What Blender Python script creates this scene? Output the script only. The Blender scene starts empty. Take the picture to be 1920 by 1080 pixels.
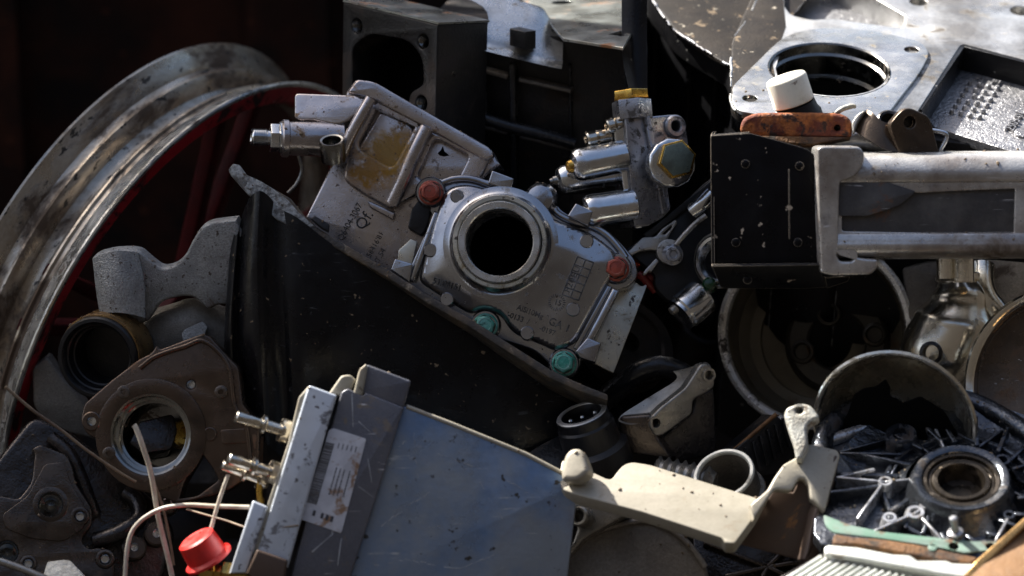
import bpy, bmesh, math, random
from mathutils import Vector, Matrix
random.seed(7)
rad = math.radians
SC = bpy.context.scene
COL = SC.collection

# ------------------------------------------------------------------ camera, sky, sun, exposure
FW, DIST, PITCH = 0.72, 2.4, rad(22)          # frame width at the focus distance, distance, downward tilt
K = FW / 1920.0                               # metres per photo pixel at the focus distance
RX = Vector((1, 0, 0))
UP = Vector((0, math.sin(PITCH), math.cos(PITCH)))
TO = Vector((0, -math.cos(PITCH), math.sin(PITCH)))
FOC = Vector((0, 0, 0.6))
CAM = FOC + TO * DIST
cd = bpy.data.cameras.new("camera"); cam = bpy.data.objects.new("camera", cd); COL.objects.link(cam)
cam.location = CAM
cam.rotation_euler = (math.pi / 2 - PITCH, 0, 0)
cd.sensor_width = 36; cd.lens = 36 * DIST / FW
cd.clip_start = 0.05; cd.clip_end = 500
cd.dof.use_dof = True; cd.dof.focus_distance = DIST; cd.dof.aperture_fstop = 3.4; cd.dof.aperture_blades = 7
SC.camera = cam

SUN = Vector((-0.55, 0.45, 0.70)).normalized()
wd = bpy.data.worlds.new("World"); SC.world = wd; wd.use_nodes = True
wn = wd.node_tree.nodes; wl = wd.node_tree.links
sky = wn.new("ShaderNodeTexSky"); sky.sky_type = 'NISHITA'; sky.sun_disc = False
sky.sun_elevation = math.asin(SUN.z); sky.sun_rotation = math.atan2(SUN.x, SUN.y)
bg = wn.get("Background") or wn.new("ShaderNodeBackground")
wl.new(sky.outputs[0], bg.inputs[0]); bg.inputs[1].default_value = 0.078
sky.dust_density = 4.0; sky.ozone_density = 0.6
out = wn.get("World Output") or wn.new("ShaderNodeOutputWorld")
wl.new(bg.outputs[0], out.inputs[0])
ld = bpy.data.lights.new("sun", 'SUN'); ld.energy = 5.0; ld.angle = rad(0.5); ld.color = (1, 0.95, 0.87)
lo = bpy.data.objects.new("sun", ld); COL.objects.link(lo)
lo.rotation_euler = (-SUN).to_track_quat('-Z', 'Y').to_euler(); lo.location = (-2, 4, 5)
vs = SC.view_settings
vs.view_transform = 'Standard'; vs.look = 'None'; vs.gamma = 1; vs.exposure = 1.6
try: vs.use_curve_mapping = False
except Exception: pass
SC.cycles.use_denoising = True
SC.cycles.max_bounces = 6; SC.cycles.diffuse_bounces = 3; SC.cycles.glossy_bounces = 4
SC.cycles.sample_clamp_indirect = 4

# ------------------------------------------------------------------ geometry helpers (units: photo pixels at the focus distance)
def ray(px, py): return RX * ((px - 960) * K) + UP * ((540 - py) * K) - TO * DIST
def P(px, py, d): return CAM + ray(px, py) * ((DIST - d * K) / DIST)
def camdir(x, y, z): return RX * x + UP * y + TO * z

class Plane:
    """A flat working plane standing in the pile: origin, normal, two axes."""
    def __init__(s, px, py, d, yaw=0, pit=0, roll=0):
        s.o = P(px, py, d); y, p = rad(yaw), rad(pit)
        s.n = camdir(math.sin(y) * math.cos(p), math.sin(p), math.cos(y) * math.cos(p)).normalized()
        s.x = camdir(math.cos(y), 0, -math.sin(y)).normalized()
        s.y = s.n.cross(s.x).normalized()
        if roll:
            q = Matrix.Rotation(rad(roll), 3, s.n); s.x = q @ s.x; s.y = q @ s.y
    def uv(s, px, py, h=0):
        r = ray(px, py); oo = s.o + s.n * (h * K)
        t = ((oo - CAM) @ s.n) / (r @ s.n) if False else (oo - CAM).dot(s.n) / r.dot(s.n)
        q = CAM + r * t - s.o
        return (q.dot(s.x) / K, q.dot(s.y) / K)
    def w(s, u, v, h=0): return s.o + s.x * (u * K) + s.y * (v * K) + s.n * (h * K)
    def at(s, px, py, h=0): return s.w(*s.uv(px, py, h), h)
class AxPlane(Plane):
    """Working plane from a point, with its normal along the line a->b."""
    def __init__(s, a, b):
        s.o = a.copy(); s.n = (b - a).normalized()
        ref = UP if abs(s.n.dot(UP)) < 0.9 else RX
        s.x = ref.cross(s.n).normalized(); s.y = s.n.cross(s.x).normalized()

def fillet(pts, r=0, seg=5):
    n = len(pts); res = []
    for i in range(n):
        p = pts[i]; rr = p[2] if len(p) > 2 else r
        a, b, c = Vector(pts[i - 1][:2]), Vector(p[:2]), Vector(pts[(i + 1) % n][:2])
        la, lc = (a - b).length, (c - b).length
        rr = min(rr, la * 0.49, lc * 0.49)
        if rr < 0.3: res.append((b.x, b.y)); continue
        s, e = b + (a - b) / la * rr, b + (c - b) / lc * rr
        for k in range(seg + 1):
            t = k / seg; q = s * (1 - t) ** 2 + b * (2 * t * (1 - t)) + e * t * t
            res.append((q.x, q.y))
    return res
def circ(cx, cy, r, n=36, rv=None, a0=0): return [(cx + r * math.cos(a0 + 2 * math.pi * i / n), cy + (rv or r) * math.sin(a0 + 2 * math.pi * i / n)) for i in range(n)]
def crom(pts, per=6, closed=False):
    pts = [Vector(p) for p in pts]; n = len(pts); res = []
    if n < 3 and not closed: return pts
    rng = n if closed else n - 1
    for i in range(rng):
        g = (lambda k: pts[k % n]) if closed else (lambda k: pts[max(0, min(n - 1, k))])
        p0, p1, p2, p3 = g(i - 1), g(i), g(i + 1), g(i + 2)
        for k in range(per):
            t = k / per
            res.append(0.5 * ((2 * p1) + (p2 - p0) * t + (2 * p0 - 5 * p1 + 4 * p2 - p3) * t * t + (3 * p1 - p0 - 3 * p2 + p3) * t ** 3))
    if not closed: res.append(pts[-1])
    return res

def curve_geo(cu):
    ob = bpy.data.objects.new("tmp", cu)
    me = bpy.data.meshes.new_from_object(ob)
    g = ([v.co.copy() for v in me.vertices], [tuple(p.vertices) for p in me.polygons])
    bpy.data.objects.remove(ob); bpy.data.meshes.remove(me); bpy.data.curves.remove(cu)
    return g
def join(*gs):
    V, F = [], []
    for v, f in gs:
        o = len(V); V += v; F += [tuple(i + o for i in q) for q in f]
    return V, F
def ext(pl, outline, h0, h1, holes=(), bev=1.5, r=0, hr=0, uv=False, res=2):
    """Solid plate: outline (photo pixels traced on the face at height h1) with holes, from h0 to h1 along the normal."""
    cu = bpy.data.curves.new("c", 'CURVE'); cu.dimensions = '2D'; cu.fill_mode = 'BOTH'
    th = h1 - h0; bev = min(bev, th * 0.45)
    def loop(pts, rr):
        if pts and pts[0] == 'u': q = circ(pts[1], pts[2], pts[3])      # already in plane units
        elif pts and pts[0] == 'c':
            c = (pts[1], pts[2]) if uv else pl.uv(pts[1], pts[2], h1)
            q = circ(c[0], c[1], pts[3])
        else:
            q = fillet(pts, rr)
            if not uv: q = [pl.uv(x, y, h1) for x, y in q]
        s = cu.splines.new('POLY'); s.points.add(len(q) - 1)
        for i, (x, y) in enumerate(q): s.points[i].co = (x, y, 0, 1)
        s.use_cyclic_u = True
    loop(outline, r)
    for h in holes: loop(h, hr)
    cu.extrude = th / 2 - bev; cu.bevel_depth = bev; cu.bevel_resolution = res; cu.offset = -bev
    V, F = curve_geo(cu); m = (h0 + h1) / 2
    return [pl.w(v.x, v.y, v.z + m) for v in V], F
def lathe(pl, px, py, prof, n=72, uv=False, a0=0, a1=2 * math.pi, cap=False):
    cx, cy = (px, py) if uv else pl.uv(px, py, 0)
    full = abs(a1 - a0 - 2 * math.pi) < 1e-6
    m = n if full else n + 1
    V, F = [], []
    for r, h in prof:
        for i in range(m):
            a = a0 + (a1 - a0) * i / n
            V.append(pl.w(cx + r * math.cos(a), cy + r * math.sin(a), h))
    for j in range(len(prof) - 1):
        for i in range(n):
            k = (i + 1) % m
            F.append((j * m + i, j * m + k, (j + 1) * m + k, (j + 1) * m + i))
    if cap:
        F.append(tuple(range(m - 1, -1, -1))); F.append(tuple((len(prof) - 1) * m + i for i in range(m)))
    return V, F
def cyl(a, b, prof, n=40, cap=True):
    """Turned part on the line a->b (pixel triples); profile (radius, distance from a)."""
    A, B = P(*a), P(*b); return lathe(AxPlane(A, B), 0, 0, prof, n, True, cap=cap)
def length(a, b): return (P(*b) - P(*a)).length / K
def tube(pts, r, per=6, seg=4, closed=False, world=False, rads=None):
    q = [p if world else P(*p) for p in pts]
    q = crom(q, per, closed) if per > 1 else q
    cu = bpy.data.curves.new("t", 'CURVE'); cu.dimensions = '3D'; cu.fill_mode = 'FULL'
    s = cu.splines.new('POLY'); s.points.add(len(q) - 1)
    for i, p in enumerate(q):
        s.points[i].co = (p.x, p.y, p.z, 1)
        if rads:
            t = i / (len(q) - 1) * (len(rads) - 1); k = min(int(t), len(rads) - 2); f = t - k; f = f * f * (3 - 2 * f)
            s.points[i].radius = rads[k] * (1 - f) + rads[k + 1] * f
    s.use_cyclic_u = closed
    cu.bevel_depth = r * K; cu.bevel_resolution = seg; cu.use_fill_caps = True
    return curve_geo(cu)
def patch(rows, per=5, thick=6, back=None):
    """Curved sheet through a grid of pixel triples, given real thickness away from the camera."""
    R = [crom([P(*p) for p in row], per) for row in rows]
    C = [crom([R[j][i] for j in range(len(R))], per) for i in range(len(R[0]))]
    nu, nv = len(C), len(C[0]); V = []; F = []
    for i in range(nu):
        for j in range(nv): V.append(C[i][j])
    bk = back or (-TO)
    N = len(V); V += [v + bk * (thick * K) for v in V]
    idx = lambda i, j: i * nv + j
    for i in range(nu - 1):
        for j in range(nv - 1):
            q = (idx(i, j), idx(i, j + 1), idx(i + 1, j + 1), idx(i + 1, j))
            F.append(q); F.append(tuple(N + k for k in reversed(q)))
    for i in range(nu - 1):
        for j in (0, nv - 1):
            a, b = idx(i, j), idx(i + 1, j); F.append((a, b, N + b, N + a))
    for j in range(nv - 1):
        for i in (0, nu - 1):
            a, b = idx(i, j), idx(i, j + 1); F.append((a, b, N + b, N + a))
    return V, F
def hexa(pl, px, py, r, h0, h1, a0=0.2, bev=2, uv=False):
    c = (px, py) if uv else pl.uv(px, py, h1)
    return ext(pl, circ(c[0], c[1], r, 6, a0=a0), h0, h1, bev=bev, uv=True)
def rib(pl, a, b, w, h0, h1, bev=2, w2=None):
    A, B = Vector(pl.uv(*a, h1)), Vector(pl.uv(*b, h1)); d = (B - A).normalized(); n = Vector((-d.y, d.x)); w2 = w2 or w
    return ext(pl, [tuple(A + n * w / 2), tuple(A - n * w / 2), tuple(B - n * w2 / 2), tuple(B + n * w2 / 2)], h0, h1, bev=bev, uv=True)
def text(pl, px, py, s, size, ang, h, depth=2.0, wide=1.0, sp=1.0, thin=0.0, hf=None):
    cu = bpy.data.curves.new("f", 'FONT'); cu.body = s; cu.size = size; cu.extrude = depth / 2; cu.offset = thin; cu.space_character = sp; cu.resolution_u = 3
    V, F = curve_geo(cu)
    a = Vector(pl.uv(px, py, h)); b = Vector(pl.uv(px + 20 * math.cos(rad(ang)), py - 20 * math.sin(rad(ang)), h))
    d = (b - a).normalized(); n = Vector((-d.y, d.x)); R = []
    for v in V:
        q = a + d * (v.x * wide) + n * v.y
        R.append(pl.w(q.x, q.y, (hf(q.x, q.y) if hf else h) + v.z))
    return R, F

def thing(name, label, cat, base, group=None):
    o = bpy.data.objects.new(name, None); COL.objects.link(o); o.location = base; o.empty_display_size = 0.02
    o['label'] = label; o['category'] = cat
    if group: o['group'] = group
    return o
def obj(name, geo, m, parent=None, base=None, sharp=32, label=None, ring=None):
    o0 = base if base is not None else Vector((0, 0, 0)); p = parent
    while p is not None: o0 = o0 + p.location; p = p.parent
    V, F = geo; bm = bmesh.new()
    vs_ = [bm.verts.new(v - o0) for v in V]
    for f in F:
        if len(set(f)) < 3: continue
        try: bm.faces.new([vs_[i] for i in f])
        except ValueError: pass
    bmesh.ops.remove_doubles(bm, verts=bm.verts, dist=1e-6)
    bmesh.ops.recalc_face_normals(bm, faces=bm.faces)
    me = bpy.data.meshes.new(name); bm.to_mesh(me); bm.free()
    for q in me.polygons: q.use_smooth = True
    me.set_sharp_from_angle(angle=rad(sharp))
    me.materials.append(m)
    if ring:
        at = me.attributes.new('ring', 'FLOAT_VECTOR', 'POINT')     # streaks run round a turned part
        for i, v in enumerate(me.vertices):
            q = v.co + o0 - ring.o; a, b = q.dot(ring.x), q.dot(ring.y)
            at.data[i].vector = (abs(math.atan2(b, a)) * 0.11, math.hypot(a, b), q.dot(ring.n))
    o = bpy.data.objects.new(name, me); COL.objects.link(o)
    if base is not None: o.location = base
    if parent: o.parent = parent
    if label: o['label'] = label
    return o
def single(name, geo, m, label, cat, base, group=None, sharp=32):
    o = obj(name, geo, m, None, base, sharp); o['label'] = label; o['category'] = cat
    if group: o['group'] = group
    return o

# ------------------------------------------------------------------ materials
def material(name, col, metal=0.0, rough=0.5, col2=None, s2=14, lo=0.42, hi=0.66, dirt=None, da=0.5, ds=30, dw=0.12, drough=0.75,
             speck=None, sa=0.68, ss=260, grain=0.0, gs=900, scr=0.0, scol=(0.7, 0.7, 0.72), wav=0.0, ws=40, edge=None, ea=0.5, er=1.6,
             rvar=0.15, stain=None, brushed=None, coat=0.0, stretch=None, spec=None, tex=None):
    m = bpy.data.materials.new(name); m.use_nodes = True; nt = m.node_tree; N = nt.nodes; L = nt.links
    b = N["Principled BSDF"]; tc = N.new("ShaderNodeTexCoord"); co = tc.outputs["Object"]
    if tex:
        at_ = N.new("ShaderNodeAttribute"); at_.attribute_name = tex; co = at_.outputs["Vector"]
    if stretch:
        mp = N.new("ShaderNodeMapping"); L.new(co, mp.inputs[0]); mp.inputs["Scale"].default_value = stretch[0]; mp.inputs["Rotation"].default_value = stretch[1]; co2 = mp.outputs[0]
    else: co2 = co
    def noise(scale, detail=4, rough_=0.6, dist=0.0, c=None):
        n = N.new("ShaderNodeTexNoise"); n.inputs["Scale"].default_value = scale; n.inputs["Detail"].default_value = detail
        n.inputs["Roughness"].default_value = rough_; n.inputs["Distortion"].default_value = dist; L.new(c or co2, n.inputs["Vector"]); return n.outputs["Fac"]
    def ramp(src, a, c):
        r = N.new("ShaderNodeMapRange"); r.inputs["From Min"].default_value = a; r.inputs["From Max"].default_value = c; L.new(src, r.inputs["Value"]); return r.outputs[0]
    def math_(op, a, c):
        q = N.new("ShaderNodeMath"); q.operation = op; q.use_clamp = True
        for i, v in enumerate((a, c)):
            if isinstance(v, (int, float)): q.inputs[i].default_value = v
            else: L.new(v, q.inputs[i])
        return q.outputs[0]
    def mix(f, a, c):
        q = N.new("ShaderNodeMix"); q.data_type = 'RGBA'; L.new(f, q.inputs["Factor"])
        for nm, v in (("A", a), ("B", c)):
            s = [i for i in q.inputs if i.name == nm and i.type == 'RGBA'][0]
            if isinstance(v, tuple): s.default_value = (*v, 1)
            else: L.new(v, s)
        return [o for o in q.outputs if o.type == 'RGBA'][0]
    if metal >= 0.6 and name not in ('grey_cast_iron', 'pebbled_casting'): rough *= 0.82; grain *= 0.5
    lo, hi = 0.5 + (lo - 0.5) * 0.6, 0.5 + (hi - 0.5) * 0.6; da = 0.5 + (da - 0.5) * 0.55; dw *= 0.7; sa = 0.5 + (sa - 0.5) * 0.78
    c = tuple(col); roughv = ramp(noise(s2 * 2.3, 5), 0.3, 0.7); rr = N.new("ShaderNodeMapRange"); L.new(roughv, rr.inputs["Value"])
    rr.inputs["To Min"].default_value = max(0.04, rough - rvar); rr.inputs["To Max"].default_value = min(1, rough + rvar); rv = rr.outputs[0]
    met = None
    if grain > 0:
        c = mix(ramp(noise(gs * 0.8, 3, 0.6, 0, co), 0.38, 0.62), tuple(x * (1 - 0.3 * min(1, grain + 0.05)) for x in c), tuple(min(1, x * (1 + 0.22 * min(1, grain + 0.05))) for x in c))
    if col2: c = mix(ramp(noise(s2, 6, 0.65), lo, hi), c, tuple(col2))
    if stain:
        for (pos, size, sc_) in stain:
            g = N.new("ShaderNodeVectorMath"); g.operation = 'DISTANCE'; L.new(co, g.inputs[0]); g.inputs[1].default_value = pos
            f = math_('SUBTRACT', 1.0, math_('DIVIDE', g.outputs["Value"], size))
            f = ramp(math_('MULTIPLY', f, math_('ADD', math_('MULTIPLY', ramp(noise(110, 7, 0.75), 0.3, 0.7), 0.9), 0.05)), 0.08, 0.34)
            c = mix(f, c, tuple(sc_)); met = f if met is None else math_('MAXIMUM', met, f)
    def nonmetal(f):
        nonlocal met
        met = f if met is None else math_('MAXIMUM', met, f)
    if dirt:
        f = ramp(noise(ds, 8, 0.68, 0.4), da, da + dw); c = mix(f, c, tuple(dirt)); nonmetal(f)
        q = N.new("ShaderNodeMix"); q.data_type = 'FLOAT'; L.new(f, q.inputs[0]); L.new(rv, q.inputs[2]); q.inputs[3].default_value = drough; rv = q.outputs[0]
    if speck:
        f = ramp(noise(ss, 3, 0.55), sa, sa + 0.04); c = mix(f, c, tuple(speck)); nonmetal(f)
    if scr > 0:
        fs = None
        for rot, sc, ds_ in (((0.3, 0.5, 0.7), (14, 260, 260), 0.6), ((1.1, -0.4, -0.9), (18, 330, 330), 0.9), ((-0.6, 0.9, 1.9), (12, 290, 290), 0.5)):
            mp = N.new("ShaderNodeMapping"); L.new(co, mp.inputs[0]); mp.inputs["Rotation"].default_value = rot; mp.inputs["Scale"].default_value = sc
            f = ramp(noise(1.0, 3, 0.6, ds_, mp.outputs[0]), 0.70 - scr * 0.05, 0.74)
            f = math_('MULTIPLY', f, ramp(noise(35 + 20 * ds_, 3), 0.47, 0.6)); fs = f if fs is None else math_('MAXIMUM', fs, f)
        c = mix(fs, c, tuple(scol))
    if edge:
        bv = N.new("ShaderNodeBevel"); bv.samples = 4; bv.inputs["Radius"].default_value = er * K
        ge = N.new("ShaderNodeNewGeometry"); dt = N.new("ShaderNodeVectorMath"); dt.operation = 'DOT_PRODUCT'
        L.new(bv.outputs[0], dt.inputs[0]); L.new(ge.outputs["Normal"], dt.inputs[1])
        f = math_('SUBTRACT', 1.0, dt.outputs["Value"]); f = ramp(f, 0.02, 0.14)
        f = math_('MULTIPLY', f, ramp(noise(70, 6, 0.7), 0.6 - ea * 0.3, 0.72 - ea * 0.3)); c = mix(f, c, tuple(edge))
    if isinstance(c, tuple): b.inputs["Base Color"].default_value = (*c, 1)
    else: L.new(c, b.inputs["Base Color"])
    if met is not None and metal > 0:
        L.new(math_('MULTIPLY', metal, math_('SUBTRACT', 1.0, met)), b.inputs["Metallic"])
    else: b.inputs["Metallic"].default_value = metal
    L.new(rv, b.inputs["Roughness"])
    nrm = None
    for st, scl, dist in ((wav, ws, 0.004), (grain, gs, 0.0013)):
        if st > 0:
            bp = N.new("ShaderNodeBump"); bp.inputs["Strength"].default_value = st; bp.inputs["Distance"].default_value = dist
            L.new(noise(scl, 3 if scl > 200 else 4, 0.6, 0, co), bp.inputs["Height"])
            if nrm: L.new(nrm, bp.inputs["Normal"])
            nrm = bp.outputs[0]
    if nrm: L.new(nrm, b.inputs["Normal"])
    if spec is not None: b.inputs['Specular IOR Level'].default_value = spec
    if coat: b.inputs["Coat Weight"].default_value = coat; b.inputs["Coat Roughness"].default_value = 0.08
    return m

DK = (0.02, 0.016, 0.013)
M = {}
M['wall'] = material("rusty_wall_paint", (0.022, 0.009, 0.006), 0, 0.8, (0.055, 0.018, 0.010), 5, 0.42, 0.75, (0.012, 0.008, 0.007), 0.5, 9, 0.2, grain=0.3, gs=300, speck=(0.09, 0.03, 0.015), sa=0.70, ss=60, spec=0.15)
M['ground'] = material("oily_soil", (0.012, 0.010, 0.009), 0, 0.85, (0.02, 0.017, 0.014), 12, spec=0.2, grain=0.8, gs=160, wav=0.6, ws=30)
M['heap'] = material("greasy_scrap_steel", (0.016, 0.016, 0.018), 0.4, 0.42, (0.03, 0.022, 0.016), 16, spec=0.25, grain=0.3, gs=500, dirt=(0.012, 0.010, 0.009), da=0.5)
M['rim'] = material("worn_wheel_rim", (0.40, 0.365, 0.31), 0.8, 0.40, (0.26, 0.21, 0.155), 34, 0.4, 0.62, (0.075, 0.048, 0.028), 0.50, 34, 0.14, speck=(0.02, 0.016, 0.012), sa=0.66, ss=150, grain=0.4, gs=500, scr=0.0, tex="ring")
M['flange_lip'] = material("bare_rim_lip", (0.80, 0.82, 0.80), 0.9, 0.36, (0.5, 0.5, 0.47), 30, 0.4, 0.62, (0.08, 0.06, 0.045), 0.60, 60, 0.12, grain=0.3, gs=500, scr=0.0, tex="ring")
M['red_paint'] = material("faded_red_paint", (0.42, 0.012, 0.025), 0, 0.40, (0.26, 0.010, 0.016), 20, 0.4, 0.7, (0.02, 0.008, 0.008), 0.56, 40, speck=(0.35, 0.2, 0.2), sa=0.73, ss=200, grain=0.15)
M['red_shaded'] = material("shaded_red_paint", (0.06, 0.005, 0.006), 0, 0.5, (0.03, 0.004, 0.005), 20, spec=0.12)  # darker copy of the red: shade on hub and spokes put into colour
M['cast_iron'] = material("grey_cast_iron", (0.27, 0.28, 0.28), 0.6, 0.5, (0.18, 0.185, 0.19), 26, 0.38, 0.66, (0.085, 0.062, 0.045), 0.62, 55, 0.15, speck=(0.05, 0.035, 0.025), sa=0.66, ss=330, grain=0.75, gs=950)
M['alu_cast'] = material("cast_aluminium", (0.50, 0.50, 0.52), 0.9, 0.36, (0.36, 0.35, 0.36), 24, 0.4, 0.7, (0.16, 0.12, 0.08), 0.66, 70, 0.1, grain=0.30, gs=1100, speck=(0.06, 0.04, 0.03), sa=0.70, ss=420)
M['cover'] = material("blasted_aluminium_cover", (0.38, 0.39, 0.41), 0.98, 0.235, (0.27, 0.27, 0.29), 18, 0.4, 0.7, (0.07, 0.065, 0.06), 0.68, 40, 0.14, grain=0.12, gs=1300, rvar=0.06, speck=(0.1, 0.08, 0.06), sa=0.72, ss=300)
M['cover_dark'] = material("shade_dark_raised_marks", (0.06, 0.06, 0.063), 0.6, 0.42, (0.13, 0.13, 0.135), 200, 0.4, 0.6)  # raised letters darkened: their edge shadows are put into the colour
M['machined'] = material("machined_aluminium", (0.50, 0.50, 0.49), 0.85, 0.34, (0.38, 0.375, 0.355), 40, 0.4, 0.7, (0.16, 0.13, 0.09), 0.68, 80, grain=0.06, scr=0.4)
M['dirty_plate'] = material("weathered_zinc_plate", (0.56, 0.54, 0.46), 0.75, 0.42, (0.42, 0.42, 0.38), 30, 0.4, 0.65, (0.16, 0.12, 0.06), 0.56, 55, 0.14, speck=(0.06, 0.05, 0.04), sa=0.67, ss=200)
M['red_bolt'] = material("red_sealed_bolt", (0.30, 0.055, 0.030), 0.25, 0.42, (0.20, 0.035, 0.02), 90, 0.4, 0.65, (0.06, 0.02, 0.012), 0.60, 150, grain=0.3, gs=900, edge=(0.45, 0.25, 0.2), ea=0.5)
M['green_bolt'] = material("green_sealed_bolt", (0.035, 0.27, 0.20), 0.25, 0.42, (0.14, 0.36, 0.31), 110, 0.42, 0.62, (0.02, 0.10, 0.08), 0.60, 150, grain=0.3, gs=900, edge=(0.35, 0.5, 0.45), ea=0.5)
M['black_plastic'] = material("scuffed_black_plastic", (0.004, 0.004, 0.005), 0, 0.30, (0.007, 0.0075, 0.009), 18, 0.42, 0.7, (0.012, 0.012, 0.012), 0.72, 40, 0.2, grain=0.0, gs=600, wav=0.2, ws=30, speck=(0.16, 0.12, 0.08), sa=0.74, ss=170, spec=0.2, scr=0.5, scol=(0.05, 0.052, 0.055))
M['black_edge'] = material("black_plastic_dusty_edge", (0.028, 0.023, 0.018), 0, 0.5, (0.07, 0.05, 0.03), 60, 0.42, 0.66, (0.2, 0.17, 0.13), 0.66, 120, grain=0.5, gs=500)
M['grey_worn'] = material("chalky_worn_edge", (0.26, 0.28, 0.29), 0.1, 0.7, (0.09, 0.09, 0.09), 120, 0.42, 0.6, (0.04, 0.03, 0.02), 0.58, 160, grain=0.9, gs=500)
M['black_iron'] = material("black_cast_block", (0.009, 0.009, 0.0105), 0.2, 0.38, (0.015, 0.0145, 0.014), 16, 0.4, 0.7, (0.030, 0.022, 0.017), 0.58, 30, grain=0.35, gs=500, edge=(0.12, 0.13, 0.14), ea=0.35, spec=0.4)
M['black_gloss'] = material("oily_black_rib", (0.02, 0.021, 0.024), 0.4, 0.26, (0.035, 0.035, 0.036), 30, grain=0.3, gs=400)
M['block_top'] = material("rust_flecked_machined_top", (0.28, 0.30, 0.29), 0.7, 0.42, (0.20, 0.20, 0.18), 14, 0.4, 0.66, (0.20, 0.085, 0.03), 0.63, 30, 0.10, speck=(0.03, 0.025, 0.02), sa=0.69, ss=220, grain=0.2, scr=0.3)
M['silver_cast'] = material("bright_sand_cast", (0.56, 0.57, 0.57), 0.85, 0.36, (0.40, 0.40, 0.39), 30, 0.4, 0.66, (0.16, 0.12, 0.08), 0.64, 60, grain=0.5, gs=800)
M['gear_dark'] = material("dark_painted_casing", (0.011, 0.009, 0.008), 0, 0.65, (0.024, 0.019, 0.015), 16, 0.4, 0.7, (0.16, 0.12, 0.08), 0.67, 60, 0.06, speck=(0.30, 0.27, 0.22), sa=0.72, ss=130, grain=0.3, gs=500, edge=(0.6, 0.6, 0.6), ea=0.7, er=3.0, spec=0.2)
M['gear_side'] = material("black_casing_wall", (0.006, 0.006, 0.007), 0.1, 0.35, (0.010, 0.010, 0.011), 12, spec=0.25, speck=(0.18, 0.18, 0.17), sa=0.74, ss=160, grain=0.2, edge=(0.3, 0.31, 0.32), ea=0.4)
M['gear_face'] = material("glossy_casing_face", (0.52, 0.52, 0.51), 0.7, 0.40, (0.22, 0.21, 0.195), 8, 0.42, 0.66, (0.07, 0.06, 0.05), 0.62, 40, 0.14, grain=0.25, gs=600, scr=0.5, wav=0.25, ws=50, rvar=0.1, edge=(0.7, 0.7, 0.7), ea=0.5)
M['gear_floor'] = material("pebbled_casting", (0.30, 0.30, 0.31), 0.65, 0.36, (0.22, 0.22, 0.23), 20, grain=1.0, gs=380, dirt=(0.03, 0.03, 0.03), da=0.7)
M['steel_ring'] = material("polished_bore", (0.22, 0.22, 0.21), 1.0, 0.25, (0.12, 0.115, 0.11), 30, 0.4, 0.7, (0.10, 0.06, 0.03), 0.66, 60)
M['zinc'] = material("zinc_plated_steel", (0.62, 0.64, 0.66), 1.0, 0.25, (0.48, 0.49, 0.50), 40, 0.4, 0.7, (0.12, 0.10, 0.08), 0.68, 90, grain=0.08, gs=900)
M['valve_alu'] = material("grey_valve_alloy", (0.36, 0.37, 0.40), 0.85, 0.38, (0.26, 0.26, 0.28), 34, 0.4, 0.7, (0.05, 0.045, 0.04), 0.62, 70, 0.1, speck=(0.03, 0.025, 0.02), sa=0.68, ss=300, grain=0.3, gs=900)
M['gold'] = material("yellow_chromate", (0.55, 0.34, 0.07), 0.95, 0.32, (0.38, 0.22, 0.05), 90, 0.4, 0.66, (0.08, 0.04, 0.02), 0.64, 120)
M['plug_face'] = material("dull_green_plug_face", (0.16, 0.20, 0.17), 0.6, 0.5, (0.11, 0.13, 0.11), 70, grain=0.4, gs=800)
M['black_hole'] = material("unlit_cavity", (0.004, 0.004, 0.004), 0, 0.9, spec=0.0)  # near-black colour carries the shade deep inside bores and cavities
M['box_black'] = material("chipped_black_steel", (0.0035, 0.0035, 0.005), 0, 0.36, (0.006, 0.006, 0.0075), 20, spec=0.16, speck=(0.5, 0.42, 0.33), sa=0.74, ss=120, grain=0.12, edge=(0.42, 0.36, 0.28), ea=0.95, er=3.2)
M['bar'] = material("brushed_bar_alloy", (0.56, 0.545, 0.52), 0.6, 0.36, (0.30, 0.265, 0.24), 18, 0.38, 0.66, (0.12, 0.09, 0.065), 0.60, 26, 0.16, grain=0.35, gs=600, scr=0.7)
M['bar_dark'] = material("dark_reflection_on_alloy", (0.075, 0.073, 0.076), 0.5, 0.42, (0.13, 0.125, 0.12), 16, 0.45, 0.68, (0.16, 0.07, 0.03), 0.66, 40, scr=0.5, grain=0.2)  # colour holds the bar's dark reflection; rust patches and scratches on top
M['rust'] = material("orange_rust", (0.33, 0.10, 0.022), 0, 0.8, (0.12, 0.024, 0.010), 60, 0.42, 0.6, (0.03, 0.012, 0.008), 0.56, 90, 0.1, grain=0.9, gs=400)
M['white_plastic'] = material("off_white_plastic", (0.80, 0.77, 0.66), 0, 0.35, (0.72, 0.68, 0.56), 40, speck=(0.3, 0.25, 0.2), sa=0.72, ss=150, dirt=(0.34, 0.28, 0.2), da=0.66, ds=60, dw=0.3)
M['brown_steel'] = material("oily_brown_steel", (0.085, 0.062, 0.045), 0.7, 0.40, (0.055, 0.042, 0.033), 20, 0.4, 0.66, (0.11, 0.055, 0.022), 0.60, 30, 0.16, grain=0.3, gs=600, scr=0.2)
M['brown_plate'] = material("oily_pump_flange", (0.085, 0.062, 0.048), 0.75, 0.32, (0.036, 0.028, 0.023), 18, 0.4, 0.68, (0.12, 0.055, 0.020), 0.60, 24, 0.14, grain=0.3, gs=700, edge=(0.3, 0.27, 0.22), ea=0.3)
M['oil_iron'] = material("oil_soaked_casting", (0.095, 0.078, 0.066), 0.75, 0.30, (0.03, 0.025, 0.022), 20, 0.4, 0.68, (0.045, 0.028, 0.016), 0.58, 30, 0.14, grain=0.4, gs=700)
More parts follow.
